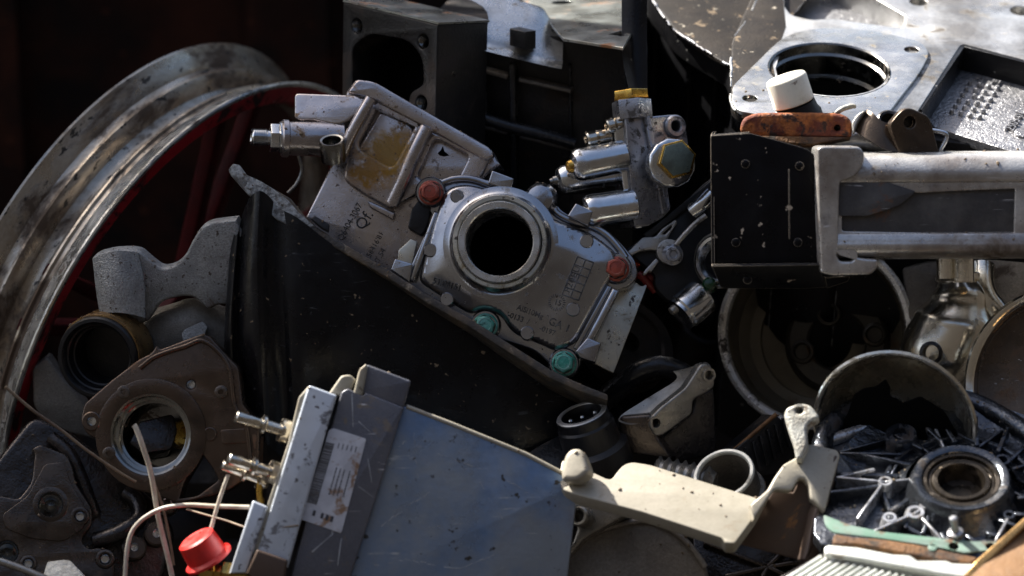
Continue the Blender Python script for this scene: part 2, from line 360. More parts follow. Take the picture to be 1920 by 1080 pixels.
M['wet_iron'] = material("wet_black_casting", (0.03, 0.027, 0.027), 0.6, 0.26, (0.05, 0.044, 0.042), 26, grain=0.5, gs=600, wav=0.4, ws=60)
M['tan_ring'] = material("varnished_tan_steel", (0.34, 0.21, 0.085), 0.8, 0.40, (0.20, 0.12, 0.05), 60, dirt=(0.05, 0.03, 0.015), da=0.62, ds=80)
M['rubber'] = material("black_rubber", (0.007, 0.007, 0.008), 0, 0.38, (0.011, 0.011, 0.012), 30, spec=0.3, grain=0.15, gs=500)
M['pale_cast'] = material("pale_grey_casting", (0.22, 0.21, 0.19), 0.45, 0.5, (0.14, 0.13, 0.115), 18, 0.4, 0.66, (0.10, 0.075, 0.055), 0.62, 40, grain=0.5, gs=800)
M['ecu_blue'] = material("blue_tinted_lid", (0.15, 0.24, 0.41), 0.55, 0.36, (0.27, 0.31, 0.36), 13, 0.22, 0.60, (0.15, 0.12, 0.095), 0.585, 13, 0.3, wav=0.35, ws=14, speck=(0.03, 0.028, 0.025), sa=0.70, ss=110, grain=0.12, gs=300, scr=0.5, scol=(0.5, 0.53, 0.56))
M['ecu_grey'] = material("slate_painted_case", (0.115, 0.118, 0.14), 0.4, 0.42, (0.15, 0.15, 0.165), 14, 0.4, 0.66, (0.16, 0.13, 0.10), 0.66, 40, 0.1, grain=0.2, gs=700, edge=(0.42, 0.36, 0.27), ea=0.8, er=2.5, scr=0.5)
M['ecu_white'] = material("pale_anodised_side", (0.62, 0.67, 0.74), 0.35, 0.42, (0.52, 0.57, 0.64), 24, 0.4, 0.66, (0.16, 0.16, 0.17), 0.66, 90, 0.06, speck=(0.07, 0.06, 0.06), sa=0.70, ss=160, edge=(0.8, 0.75, 0.6), ea=0.8, er=2.5)
M['label'] = material("grimy_paper_label", (0.55, 0.55, 0.58), 0, 0.6, (0.46, 0.46, 0.49), 60, 0.4, 0.66, (0.28, 0.17, 0.10), 0.60, 70, 0.10)
M['scratch'] = material("bare_scratch", (0.50, 0.52, 0.54), 0.5, 0.5, (0.3, 0.31, 0.33), 200)
M['ink'] = material("black_print", (0.05, 0.05, 0.055), 0, 0.6)
M['pin'] = material("nickel_fitting", (0.62, 0.58, 0.50), 1.0, 0.24, (0.5, 0.45, 0.38), 50, dirt=(0.15, 0.09, 0.05), da=0.66, ds=60)
M['red_cap'] = material("red_rubber_cap", (0.62, 0.018, 0.012), 0, 0.45, (0.46, 0.012, 0.01), 40, grain=0.1, dirt=(0.16, 0.02, 0.015), da=0.66, ds=70, dw=0.3, rvar=0.2)
M['brass'] = material("brass_fitting", (0.62, 0.42, 0.12), 1.0, 0.26, (0.45, 0.27, 0.07), 60)
M['tie'] = material("grimy_nylon_tie", (0.50, 0.46, 0.38), 0, 0.45, (0.36, 0.31, 0.24), 60)
M['wire'] = material("dusty_thin_wire", (0.20, 0.15, 0.10), 0.3, 0.5, (0.12, 0.085, 0.06), 60)
M['beige'] = material("beige_powder_coat", (0.36, 0.33, 0.265), 0.1, 0.42, (0.29, 0.265, 0.205), 16, 0.4, 0.66, (0.20, 0.145, 0.09), 0.60, 34, 0.3, speck=(0.12, 0.09, 0.06), sa=0.74, ss=150, grain=0.1, gs=500, edge=(0.12, 0.08, 0.05), ea=0.75, er=3.0)
M['brown_inside'] = material("brown_stained_inside", (0.07, 0.042, 0.027), 0.2, 0.5, (0.06, 0.038, 0.026), 22, dirt=(0.22, 0.10, 0.03), da=0.66, ds=50)
M['alu_dull'] = material("dull_bracket_alloy", (0.30, 0.285, 0.255), 0.7, 0.40, (0.19, 0.18, 0.16), 22, 0.4, 0.66, (0.09, 0.07, 0.05), 0.62, 50, grain=0.4, gs=800)
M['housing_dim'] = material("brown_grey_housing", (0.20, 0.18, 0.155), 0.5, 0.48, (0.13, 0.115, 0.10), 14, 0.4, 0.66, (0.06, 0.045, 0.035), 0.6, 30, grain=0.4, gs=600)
M['drum_in'] = material("khaki_drum_inside", (0.14, 0.12, 0.085), 0.4, 0.5, (0.075, 0.064, 0.047), 16, dirt=(0.10, 0.06, 0.03), da=0.68, ds=40)
M['drum_rim'] = material("chipped_drum_rim", (0.66, 0.66, 0.66), 0.6, 0.34, (0.5, 0.49, 0.46), 30, 0.4, 0.66, (0.03, 0.025, 0.022), 0.57, 60, 0.08, scr=0.4)
M['turbo'] = material("tarnished_silver_casting", (0.80, 0.76, 0.66), 0.97, 0.24, (0.58, 0.54, 0.45), 20, 0.4, 0.68, (0.10, 0.08, 0.05), 0.62, 34, grain=0.2, gs=500)
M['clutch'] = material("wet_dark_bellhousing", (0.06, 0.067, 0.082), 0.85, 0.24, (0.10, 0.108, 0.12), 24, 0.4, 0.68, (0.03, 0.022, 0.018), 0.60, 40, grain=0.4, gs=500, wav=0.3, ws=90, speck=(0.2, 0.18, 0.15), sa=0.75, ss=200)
M['rib_bright'] = material("sunlit_scraped_rib", (0.50, 0.51, 0.53), 0.7, 0.34, (0.26, 0.26, 0.27), 60, 0.4, 0.66, (0.06, 0.05, 0.045), 0.58, 120)  # scraped ribs; their sunlight is also put into the lighter colour
M['bearing'] = material("greasy_bearing", (0.045, 0.036, 0.026), 0.7, 0.34, (0.03, 0.024, 0.018), 40, dirt=(0.03, 0.02, 0.012), da=0.58, ds=60)
M['bowl_inside'] = material("dusty_bowl_inside", (0.40, 0.37, 0.30), 0.6, 0.34, (0.26, 0.24, 0.20), 30, dirt=(0.1, 0.08, 0.06), da=0.62, ds=50)
M['hub_dark'] = material("greasy_hub", (0.045, 0.04, 0.032), 0.4, 0.45, (0.03, 0.026, 0.02), 30, dirt=(0.10, 0.05, 0.02), da=0.66, ds=60)
M['gasket'] = material("green_gasket", (0.10, 0.20, 0.145), 0, 0.55, (0.15, 0.21, 0.18), 30, dirt=(0.12, 0.06, 0.03), da=0.62, ds=50)
M['rust_brown'] = material("brown_flaking_rust", (0.16, 0.075, 0.025), 0.1, 0.75, (0.07, 0.035, 0.018), 50, dirt=(0.03, 0.02, 0.012), da=0.55, ds=90, grain=0.8, gs=400)
M['fin'] = material("radiator_aluminium", (0.62, 0.64, 0.60), 0.4, 0.42, (0.5, 0.52, 0.48), 40, dirt=(0.25, 0.22, 0.17), da=0.64, ds=70)
M['tan'] = material("tan_fibre_board", (0.24, 0.125, 0.05), 0, 0.7, (0.19, 0.10, 0.04), 30, grain=0.4, gs=300, speck=(0.2, 0.11, 0.05), sa=0.7, ss=200)
M['pale_chunk'] = material("pale_broken_casting", (0.52, 0.52, 0.47), 0.2, 0.5, (0.36, 0.34, 0.29), 60, dirt=(0.16, 0.11, 0.07), da=0.62, ds=90, grain=0.6, gs=500)
M['orange_cable'] = material("orange_sleeve", (0.50, 0.055, 0.015), 0, 0.35, (0.34, 0.03, 0.01), 60)
M['dark_red'] = material("dark_red_plastic", (0.16, 0.010, 0.008), 0, 0.4)
M['thr_grey'] = material("worn_grey_bracket", (0.42, 0.41, 0.39), 0.6, 0.45, (0.32, 0.31, 0.29), 50, dirt=(0.08, 0.065, 0.05), da=0.64, ds=90, grain=0.2)
M['thr_dark'] = material("charcoal_moulding", (0.010, 0.011, 0.013), 0.05, 0.4, (0.017, 0.018, 0.02), 30, spec=0.3, edge=(0.25, 0.23, 0.2), ea=0.4)
M['grit'] = material("rusty_grit", (0.09, 0.06, 0.035), 0, 0.85, (0.20, 0.16, 0.11), 200)
M['green_glass'] = material("green_plastic", (0.002, 0.022, 0.006), 0, 0.15)

# ------------------------------------------------------------------ the setting
def box_geo(x0, y0, z0, x1, y1, z1):
    V = [Vector((x, y, z)) for x in (x0, x1) for y in (y0, y1) for z in (z0, z1)]
    return V, [(0, 1, 3, 2), (4, 6, 7, 5), (0, 4, 5, 1), (2, 3, 7, 6), (0, 2, 6, 4), (1, 5, 7, 3)]
def ground_geo():
    # level yard; added unseen bank, camera side and right, blocks low sky
    ax = [-80, -40, -20, -12, -8, -6, -5, -4, -3, -2, -1, 0, 1, 2, 3, 3.5, 4, 4.5, 5, 6, 7, 8, 10, 14, 20, 40, 80]
    ay = [-80, -40, -20, -14, -10, -9, -8, -7.5, -7, -6.5, -6, -5.5, -5, -4.5, -4, -3, -2, -1, 0, 1, 2, 4, 8, 14, 20, 40, 80]
    sm = lambda t: max(0, min(1, t)) ** 2 * (3 - 2 * max(0, min(1, t)))
    V = []
    for y in ay:
        for x in ax:
            h = max(SKY_BLOCK_BANK * sm((-y - 3.6) / 3.0), SKY_BLOCK_BANK * 0.8 * sm((x - 3.2) / 3.0) * sm((2.5 - y) / 2))
            V.append(Vector((x, y, h + (0.12 * math.sin(3 * x + 2 * y) if h > 0.4 else 0))))
    n = len(ax)
    return V, [(j * n + i, j * n + i + 1, (j + 1) * n + i + 1, (j + 1) * n + i) for j in range(len(ay) - 1) for i in range(n - 1)]
SKY_BLOCK_BANK = 7.5
g = obj("ground", ground_geo(), M['ground']); g['kind'] = 'structure'

WALL_Y, WALL_X, WALL_Z = 0.62, -0.575, 1.64
wt = thing("steel_wall", "dark brown rusty steel wall standing behind the wheel rim", "wall", Vector((-1, WALL_Y, 0)))
obj("wall_sheet", box_geo(-3.4, WALL_Y, 0, 0.25, WALL_Y + 0.05, 1.0), M['wall'], wt)
obj("upper_sheet", box_geo(-3.4, WALL_Y, 1.003, WALL_X, WALL_Y + 0.05, WALL_Z), M['wall'], wt)  # unseen top sheet, stepped so its shadow covers the pile's left
for i in range(12):
    x = -3.2 + 0.27 * i
    obj("wall_rib", box_geo(x, WALL_Y - 0.018, 0.02, x + 0.07, WALL_Y - 0.0005, 0.97), M['wall'], wt)

# the mass of scrap under and behind the parts one can tell apart
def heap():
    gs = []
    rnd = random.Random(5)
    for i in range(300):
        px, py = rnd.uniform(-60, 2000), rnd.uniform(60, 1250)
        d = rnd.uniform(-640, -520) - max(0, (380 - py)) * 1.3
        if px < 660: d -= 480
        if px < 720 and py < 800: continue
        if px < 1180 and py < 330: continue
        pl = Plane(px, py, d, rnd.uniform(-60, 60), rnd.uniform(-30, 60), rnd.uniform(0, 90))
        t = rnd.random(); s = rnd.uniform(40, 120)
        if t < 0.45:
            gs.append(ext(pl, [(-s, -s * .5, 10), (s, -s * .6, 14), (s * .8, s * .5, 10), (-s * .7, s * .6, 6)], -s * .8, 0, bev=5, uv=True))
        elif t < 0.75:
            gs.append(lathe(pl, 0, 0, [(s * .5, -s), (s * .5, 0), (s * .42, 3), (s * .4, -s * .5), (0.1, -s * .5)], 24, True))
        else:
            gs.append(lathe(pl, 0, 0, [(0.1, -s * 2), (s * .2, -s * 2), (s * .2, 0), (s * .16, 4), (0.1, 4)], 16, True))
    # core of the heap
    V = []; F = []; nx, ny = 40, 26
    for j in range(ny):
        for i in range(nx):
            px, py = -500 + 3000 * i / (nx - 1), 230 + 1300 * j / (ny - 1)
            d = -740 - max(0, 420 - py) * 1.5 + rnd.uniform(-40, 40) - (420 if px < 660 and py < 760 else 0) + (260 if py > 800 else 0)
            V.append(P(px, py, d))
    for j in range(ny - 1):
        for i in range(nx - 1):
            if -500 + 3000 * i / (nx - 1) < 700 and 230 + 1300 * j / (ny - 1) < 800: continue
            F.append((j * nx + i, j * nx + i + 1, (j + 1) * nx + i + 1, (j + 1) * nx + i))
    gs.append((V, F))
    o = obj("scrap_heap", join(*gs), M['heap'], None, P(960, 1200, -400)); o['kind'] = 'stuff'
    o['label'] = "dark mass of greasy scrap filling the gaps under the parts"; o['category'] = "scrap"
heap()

# ------------------------------------------------------------------ wheel
wp = Plane(372, 645, -640, 62.7, -25.6)
t = thing("motorcycle_wheel", "large worn motorcycle wheel rim with red inside leaning at the left", "wheel", wp.w(0, 0, -95))
R0 = 588
obj("rim", lathe(wp, 0, 0, [(R0 - 26, -42), (R0 - 34, -47), (R0 - 35, -56), (R0 - 30, -60), (R0 - 31, -65), (R0 - 42, -70), (R0 - 60, -78), (R0 - 66, -88), (R0 - 66, -104), (R0 - 60, -114), (R0 - 44, -120), (R0 - 33, -125), (R0 - 27, -131), (R0 - 28, -136), (R0 - 36, -141), (R0 - 37, -146), (R0 - 34, -158), (R0 - 26, -163), (R0 - 14, -176), (R0 - 8, -182), (R0 + 2, -190), (R0 + 3, -195), (R0 - 4, -197), (R0 - 18, -186), (R0 - 44, -150), (R0 - 50, -134), (R0 - 74, -112), (R0 - 76, -90), (R0 - 62, -66), (R0 - 42, -40)], 160, True), M['rim'], t, ring=wp)
obj("rim_lip", lathe(wp, 0, 0, [(R0 - 27, -43), (R0 - 24, -40), (R0 - 14, -26), (R0 - 6, -11), (R0 + 1, -6), (R0 + 3, -1), (R0, 2), (R0 - 7, 2)], 160, True), M['flange_lip'], t, ring=wp)
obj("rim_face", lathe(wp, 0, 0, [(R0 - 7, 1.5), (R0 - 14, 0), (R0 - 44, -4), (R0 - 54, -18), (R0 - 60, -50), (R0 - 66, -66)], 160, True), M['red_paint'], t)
obj("hub", lathe(wp, 0, 0, [(30, -120), (30, -30), (55, -30), (62, -36), (62, -60), (85, -64), (85, -120), (62, -124), (62, -150), (30, -150)], 48, True), M['red_shaded'], t)
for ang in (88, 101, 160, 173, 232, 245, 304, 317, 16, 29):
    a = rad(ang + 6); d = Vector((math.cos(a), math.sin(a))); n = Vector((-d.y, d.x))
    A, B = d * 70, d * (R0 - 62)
    obj("spoke", ext(wp, [tuple(A + n * 16), tuple(A - n * 16), tuple(B - n * 13), tuple(B + n * 13)], -92, -56, bev=7, uv=True), M['red_shaded'], t)

# ------------------------------------------------------------------ engine block (top, middle)
fp = Plane(730, 60, -190, -45, -5)
bp = Plane(960, 90, -265, -10, -15)
t = thing("engine_block", "black engine block with threaded holes and a bright bracket at top centre", "engine block", bp.at(960, 400))
obj("body", ext(bp, [(800, 40), (905, 42), (1054, 72), (1170, 90), (1190, 520), (700, 520)], -620, 0, bev=3), M['black_iron'], t)
obj("top_face", ext(Plane(1000, 40, -300, -10, 75), [(1034, 46, 6), (1056, 72), (1168, 89), (1185, 60), (1170, -60), (930, -60), (985, 3), (1016, 14, 6)], 0, 6, holes=[('c', 1055, 4, 22), [(1140, 64), (1170, 56), (1170, 68)]], bev=1), M['block_top'], t)
obj("end_flange", ext(fp, [(643, 4, 4), (821, 47, 2), (815, 330, 4), (640, 330, 4)], -135, 0, holes=[('c', 669, 49, 15), ('c', 793, 78, 15), [(690, 62, 20), (765, 75, 20), (790, 105, 16), (795, 160, 14), (770, 172, 10), (760, 215, 10), (700, 330), (662, 330), (660, 90, 12)], ('c', 790, 194, 15)], bev=2.5), M['black_iron'], t)
tp = fp
def slab(A, B, C, D, th):
    n_ = (B - A).cross(D - A).normalized() * (th * K)
    n_ = n_ if n_.z > 0 else -n_
    V = [A, B, C, D]; V = V + [v + n_ for v in V]
    return V, [(3, 2, 1, 0), (4, 5, 6, 7), (0, 1, 5, 4), (1, 2, 6, 5), (2, 3, 7, 6), (3, 0, 4, 7)]
A_, B_ = fp.at(643, 3), fp.at(822, 46); bk_ = -fp.n * (137 * K)
obj("flange_top", slab(A_, B_, B_ + bk_, A_ + bk_, 4), M['block_top'], t)
for (x, y) in ((669, 49), (793, 78), (790, 194)):
    u = fp.uv(x, y)
    obj("threaded_hole", lathe(fp, *u, [(15, -1)] + [(14.5 - (k % 2) * 2, -3 - 3 * k) for k in range(12)] + [(0.1, -40)], 28, True), M['steel_ring'], t)
for gx in (960, 905, 1068):
    obj("rib", rib(bp, (gx, 120), (gx + 3, 420), 12 if gx == 960 else 6, 0, 40 if gx == 960 else 14, 4), M['black_gloss'], t)
obj("rib", tube([bp_ for bp_ in [(850, 205, -240), (905, 222, -238), (955, 238, -236), (1015, 252, -236), (1078, 270, -238)]], 12), M['black_gloss'], t)
for a_, b_ in (((862, 122), (952, 146)), ((972, 150), (1070, 172)), ((868, 228), (950, 250)), ((974, 256), (1072, 280))):
    obj("lit_ledge", rib(bp, a_, b_, 9, 0, 34, 4), M['housing_dim'], t)  # light catching the ledges is put into their paler material
obj("rib", tube([(905, 140, -246), (906, 180, -244), (908, 220, -240)], 7), M['black_gloss'], t)
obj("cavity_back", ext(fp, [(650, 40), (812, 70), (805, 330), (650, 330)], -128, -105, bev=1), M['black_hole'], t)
lug = patch([[(800, -30, -290), (900, -20, -290), (985, 4, -290), (1018, 16, -290), (1036, 44, -280), (1054, 52, -280)],
             [(905, 12, -262), (925, 18, -260), (985, 26, -260), (1012, 34, -260), (1034, 56, -260), (1056, 64, -260)],
             [(912, 62, -222), (930, 68, -222), (980, 82, -222), (1010, 92, -222), (1032, 100, -222), (1055, 106, -222)],
             [(900, 78, -212), (925, 86, -212), (980, 101, -212), (1010, 109, -212), (1032, 115, -212), (1055, 120, -212)],
             [(889, 90, -190), (920, 98, -190), (980, 113, -190), (1010, 120, -190), (1030, 125, -190), (1053, 129, -190)]], 5, 12)
l_ = obj("bracket", lug, M['silver_cast'], t)
obj("bracket_lug", ext(Plane(975, 70, -185, -32, -8), [(955, 53), (985, 60), (985, 94), (955, 85)], -40, 0, bev=2), M['black_iron'], l_)

# ------------------------------------------------------------------ gearbox casing (top right)
gp = Plane(1555, 130, -150, 3, 60)
t = thing("gearbox_casing", "big black gearbox casing with a wide round bore at top right", "gearbox", gp.at(1500, 220, -300))
obj("shell", ext(gp, [(1165, -80), (1221, -4, 10), (1270, 61, 30), (1319, 93, 30), (1368, 124, 10), (1386, 205), (1500, 230), (2050, 300), (2050, -80)], -900, -66, bev=3, holes=[('u', *gp.uv(1555, 130, 6), 114)]), M['gear_side'], t)
obj("rough_shoulder", ext(gp, [(1205, -60), (1221, -4, 10), (1270, 61, 30), (1319, 93, 30), (1366, 122, 10), (1420, 110), (1560, -60)], -24, -14, bev=2), M['gear_dark'], t)
obj("side_shell", ext(gp, [(1203, -60), (1219, -2, 10), (1268, 63, 30), (1317, 95, 30), (1364, 122, 10), (1372, 150), (1374, 200), (1388, 212, 8), (1424, 217), (1422, 110), (1445, 40), (1470, -60)], -72, -25, bev=2), M['gear_side'], t)
for x in (1195, 1232, 1296, 1345):
    u_, v_ = gp.uv(x, {1195: -24, 1232: 14, 1296: 78, 1345: 110}[x], -66)
    obj("side_rib", tube([gp.w(u_, v_ - 2, h) for h in (-84, -300, -560)], 9, 4, world=True), M['gear_side'], t)
# dark left part of the joint face
obj("left_face", ext(gp, [(1424, -40), (1372, 79, 6), (1371, 195, 14), (1386, 209, 10), (1440, 219), (1470, 222), (1450, 120), (1475, 50), (1466, -40)], -24.5, 0, bev=3), M['gear_dark'], t)
obj("face", ext(gp, [(1462, -60), (1470, 40), (1452, 128), (1478, 222), (1600, 235), (1706, 246, 4), (1722, 207), (1803, 81, 10), (1960, 122, 6), (2060, 134), (2060, -60)], -66, -1,
    holes=[('c', 1555, 130, 115), [(1470, -40), (1466, 4, 8), (1482, 28, 10), (1520, 37, 8), (1560, 35, 10), (1694, 53, 6), (1702, 32, 8), (1640, -4), (1560, -40)], ('c', 1722, 3, 18), ('c', 1915, 20, 22)], bev=2), M['gear_face'], t)
obj("bore_flange", ext(gp, [(1374, 160, 8), (1430, 105, 20), (1470, 66, 40), (1540, 50, 40), (1640, 57, 30), (1728, 78, 20), (1744, 100, 20), (1722, 140, 20), (1690, 180, 20), (1640, 246, 10), (1500, 228), (1387, 208, 14), (1372, 193, 10)], -4, 6,
    holes=[('c', 1555, 130, 116), ('c', 1406, 184, 14), ('c', 1709, 93, 14)], bev=1.5), M['machined'], t)
for (x, y) in ((1406, 184), (1709, 93)):
    u = gp.uv(x, y, 6)
    obj("threaded_hole", lathe(gp, *u, [(14, 5)] + [(13.5 - (k % 2) * 1.5, 3 - 4 * k) for k in range(12)] + [(0.1, -44)], 28, True), M['steel_ring'], t)
u = gp.uv(1555, 130, 6)
obj("bore", lathe(gp, *u, [(120, 5.5), (117, 6.5), (114, 4), (113, -14), (108, -18), (108, -24), (112, -27), (112, -60), (104, -64), (104, -72)], 96, True), M['steel_ring'], t)
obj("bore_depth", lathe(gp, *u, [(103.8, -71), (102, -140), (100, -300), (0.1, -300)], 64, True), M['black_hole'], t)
obj("recess_floor", ext(gp, [(1440, -60), (1445, 40), (1520, 60), (1700, 90), (1740, 40), (1660, -60)], -60, -50, bev=1), M['gear_floor'], t)
pf = obj("pocket_floor", ext(gp, [(1790, 70), (2060, 120), (2040, 312), (1920, 291), (1830, 263), (1752, 238), (1715, 200)], -74, -54, bev=2), M['gear_floor'], t)
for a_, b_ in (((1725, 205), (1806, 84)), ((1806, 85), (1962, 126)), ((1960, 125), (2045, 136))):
    obj("pocket_shade_strip", rib(gp, a_, b_, 8, -60, -3, 1), M['gear_side'], t)  # dark strips standing in for the shade on the pocket walls
# row of cast date dimples and figures on the pocket floor
def pk(a, b): return (1740 + a / 5.683, 90 + b / 5.683)
dots = []
for r_ in range(6):
    for c_ in range(4):
        x = 445 - 39 * r_ + 98 * c_; y = 395 + 61 * r_ + 17 * c_
        if r_ == 2 and c_ == 1: x += 30
        u = gp.uv(*pk(x, y), -54); s = 4.2 + (c_ >= 2) * 1.4
        dots.append(lathe(gp, *u, [(s + 1.2, -55), (s, -48), (s * .6, -45.5), (0.1, -45)], 14, True))
obj("date_dimples", join(*dots), M['gear_floor'], pf)
for g_ in (text(gp, *pk(490, 345), "KI", 17, -10, -53, 7, 1.3), text(gp, *pk(665, 385), "FI", 20, -10, -53, 10, 1.3),
    text(gp, *pk(905, 905), "2505-01", 26, 56, -53, 9, 1.0)):
    obj("lettering", g_, M['gear_floor'], pf)
obj("rivet_mark", lathe(gp, *gp.uv(*pk(1010, 920), -54), [(17, -55), (17, -50), (14, -49), (0.1, -49)], 30, True), M['gear_floor'], pf)

rnd = random.Random(9)
def chips(pl, pts, h, r, m, par, n=40):
    q = crom([Vector((x, y, 0)) for x, y in pts], n // max(1, len(pts) - 1)); gs = []; k = 0
    while k < len(q) - 3:
        L_ = rnd.randint(2, 6); seg = q[k:k + L_ + 1]; k += L_
        if len(seg) > 1 and rnd.random() < .72:
            gs.append(tube([pl.at(p.x + rnd.uniform(-1, 1), p.y + rnd.uniform(-1, 1), h) for p in seg], r * rnd.uniform(.5, 1.5), 2, 2, world=True))
    return obj("chipped_edge", join(*gs), m, par)
chips(gp, [(1221, -4), (1246, 34), (1270, 61), (1319, 93), (1367, 123)], -14, 2.6, M['zinc'], t)
chips(gp, [(1424, -10), (1398, 40), (1373, 79), (1371, 140), (1371, 195), (1386, 209)], -1, 2.2, M['machined'], t)
# black strap hanging in front of the casing's left end
single("black_strap", patch([[(1166, -30, -120), (1190, -30, -108), (1214, -30, -118)], [(1166, 60, -108), (1190, 60, -96), (1213, 60, -106)], [(1169, 120, -96), (1191, 120, -84), (1214, 120, -94)], [(1180, 172, -84), (1196, 172, -74), (1214, 172, -82)]], 6, 14), M['gear_side'],
       "glossy black strap hanging down onto the gold hex nut", "strap", P(1190, 170, -90))

# ------------------------------------------------------------------ solenoid valve body
vp = Plane(1230, 310, -40, 24, 4)
t = thing("solenoid_valve", "grey solenoid valve block with three metal cylinders and gold nuts", "valve", P(1215, 415, -40))
obj("body", ext(vp, [(1172, 216, 4), (1205, 211, 4), (1211, 219, 3), (1267, 214, 14), (1284, 226, 10), (1291, 268, 6), (1296, 335, 8), (1252, 352, 6), (1259, 392, 6), (1244, 408, 6), (1216, 424, 4), (1190, 424)], -70, 0, holes=[('c', 1265, 237, 11)], bev=3), M['valve_alu'], t)
sa = P(1180, 300, -60)
obj("cover_strip", ext(Plane(1185, 310, -30, 5, 2), [(1149, 224, 6), (1176, 216, 4), (1186, 260, 10), (1196, 310, 10), (1222, 420, 6), (1190, 432, 10), (1176, 400, 10), (1160, 300, 12), (1152, 260, 10)], -60, 0, bev=5), M['zinc'], t)
obj("gasket_edge", ext(Plane(1185, 310, -26, 15, 2), [(1176, 222, 3), (1184, 222), (1226, 416), (1218, 420, 3), (1198, 330, 6)], -40, 0, bev=1.5), M['rubber'], t)
obj("step_bar", rib(vp, (1214, 218), (1248, 400), 12, 0, 9, 3), M['valve_alu'], t)
obj("ear_ring", lathe(vp, *vp.uv(1265, 237), [(10, -30), (10, 5), (12, 8), (19, 8), (22, 4), (22, -4)], 36, True), M['valve_alu'], t)
def solenoid(a, b, r, tip, tipm):
    Ln = length(a, b)
    s = obj("solenoid", cyl(a, b, [(r * .9, 0), (r, 4), (r, Ln * .82), (r * .96, Ln * .9), (r * .8, Ln * .97), (r * .5, Ln), (r * .42, Ln + 1)]), M['zinc'], t)
    A, B = P(*a), P(*b); pl = AxPlane(A, B)
    obj("solenoid_tip", lathe(pl, 0, 0, [(r * .42, Ln), (r * .36, Ln + 8), (r * .28, Ln + 9), (r * .24, Ln + tip), (0.5, Ln + tip + 2)], 20, True), tipm, s)
solenoid((1172, 292, -40), (1072, 312, -4), 31, 10, M['gold'])
solenoid((1165, 322, -75), (1044, 340, -50), 29, 14, M['steel_ring'])
solenoid((1190, 384, -30), (1094, 398, 2), 32, 8, M['zinc'])
for (a, b) in (((1160, 232, -40), (1136, 238, -30)), ((1130, 256, -45), (1098, 262, -32))):
    Ln = length(a, b)
    obj("cap_screw", cyl(a, b, [(14, -14), (14, Ln * .3), (11, Ln * .35), (15, Ln * .5), (15, Ln * .92), (12, Ln), (7, Ln), (6, Ln - 5)]), M['pin'], t)
a, b = (1187, 226, -50), (1182, 168, -56); Ln = length(a, b); pl = AxPlane(P(*a), P(*b))
obj("hex_neck", hexa(pl, 0, 0, 38, 0, Ln * .64, 0.3, 2, True), M['valve_alu'], t)
nut = obj("gold_nut", hexa(pl, 0, 0, 36, Ln * .64, Ln * .96, 0.0, 3, True), M['gold'], t)
hp = Plane(1268, 302, 10, 14, 3)
cl = obj("plug_collar", join(ext(hp, circ(*hp.uv(1262, 305), 47, 12, a0=.2), -34, 0, bev=7, uv=True)), M['zinc'], t)
hx = obj("hex_plug", hexa(hp, 1271, 298, 38, -2, 14, 0.25, 3), M['gold'], t)
obj("plug_face", hexa(hp, 1271, 298, 33, 10, 16.5, 0.25, 1), M['plug_face'], hx)

# ------------------------------------------------------------------ recirculation valve housing (ribbed silver casting)
ep = Plane(740, 320, -70, -6, 6)
eo = P(700, 480, -100)
stpos = lambda x, y, h=20: tuple(ep.at(x, y, h) - eo)
M['egr'] = material("stained_aluminium_casting", (0.45, 0.42, 0.42), 0.92, 0.29, (0.31, 0.285, 0.285), 22, 0.4, 0.7, (0.17, 0.11, 0.06), 0.65, 75, 0.10, speck=(0.07, 0.04, 0.03), sa=0.71, ss=330, grain=0.2, gs=1000,
                    stain=[(stpos(722, 296), 0.030, (0.30, 0.165, 0.018)), (stpos(690, 320), 0.023, (0.26, 0.13, 0.02)), (stpos(745, 275), 0.019, (0.27, 0.16, 0.04))])
t = thing("valve_housing", "silver ribbed cast housing with yellow stain and raised part number", "valve housing", eo)
def e4(x, y, *r): return (x / 2.571 + 420, y / 2.571 + 120, *r)
obj("body", ext(ep, [e4(585, 140, 8), e4(635, 72, 8), e4(720, 82, 14), e4(1290, 408, 8), e4(1305, 450, 6), e4(1332, 485, 4), e4(1255, 545, 6), e4(1000, 900), e4(900, 1100), e4(560, 960), e4(390, 740, 4), e4(510, 500, 30), e4(590, 330, 20)], -95, 0, bev=6), M['egr'], t)
obj("mounting_flange", ext(ep, [e4(590, 138, 8), e4(640, 72, 8), e4(725, 84, 12), e4(1288, 410, 6), e4(1300, 448, 6), e4(1262, 468, 6), e4(1000, 322, 6), e4(700, 165, 14), e4(640, 150, 10)], -2, 26, bev=6, res=3), M['egr'], t)
obj("ribbing", ext(ep, [e4(655, 150, 10), e4(960, 300, 6), e4(1290, 440, 10), e4(1230, 560, 14), e4(985, 600, 20), e4(870, 660, 14), e4(800, 700, 10), e4(690, 640, 16), e4(570, 560, 22), e4(590, 470, 20), e4(620, 340, 10)], -2, 20, bev=7, res=3,
    holes=[[e4(745, 195, 12), e4(925, 290, 12), e4(810, 500, 12), e4(640, 400, 14)], [e4(1015, 355, 12), e4(1180, 440, 10), e4(1120, 560, 10), e4(925, 555, 14)]]), M['egr'], t)
obj("rib_bar", tube([(695, 185, -35), (672, 225, -32), (655, 258, -34), (642, 290, -42)], 11, 5), M['egr'], t)
obj("rib_bar", tube([(800, 240, -35), (775, 290, -30), (752, 345, -30), (735, 382, -36)], 14, 5), M['egr'], t)
obj("panel_pad", ext(ep, [e4(760, 215, 14), e4(915, 297, 14), e4(860, 600, 16), e4(790, 660, 16), e4(660, 590, 16), e4(600, 480, 16), e4(660, 380, 10)], -2, 13, bev=6), M['egr'], t)
obj("boss", ext(ep, [e4(690, 655, 4), e4(825, 715, 4), e4(815, 752, 4), e4(700, 690, 4)], -2, 14, bev=3), M['egr'], t)
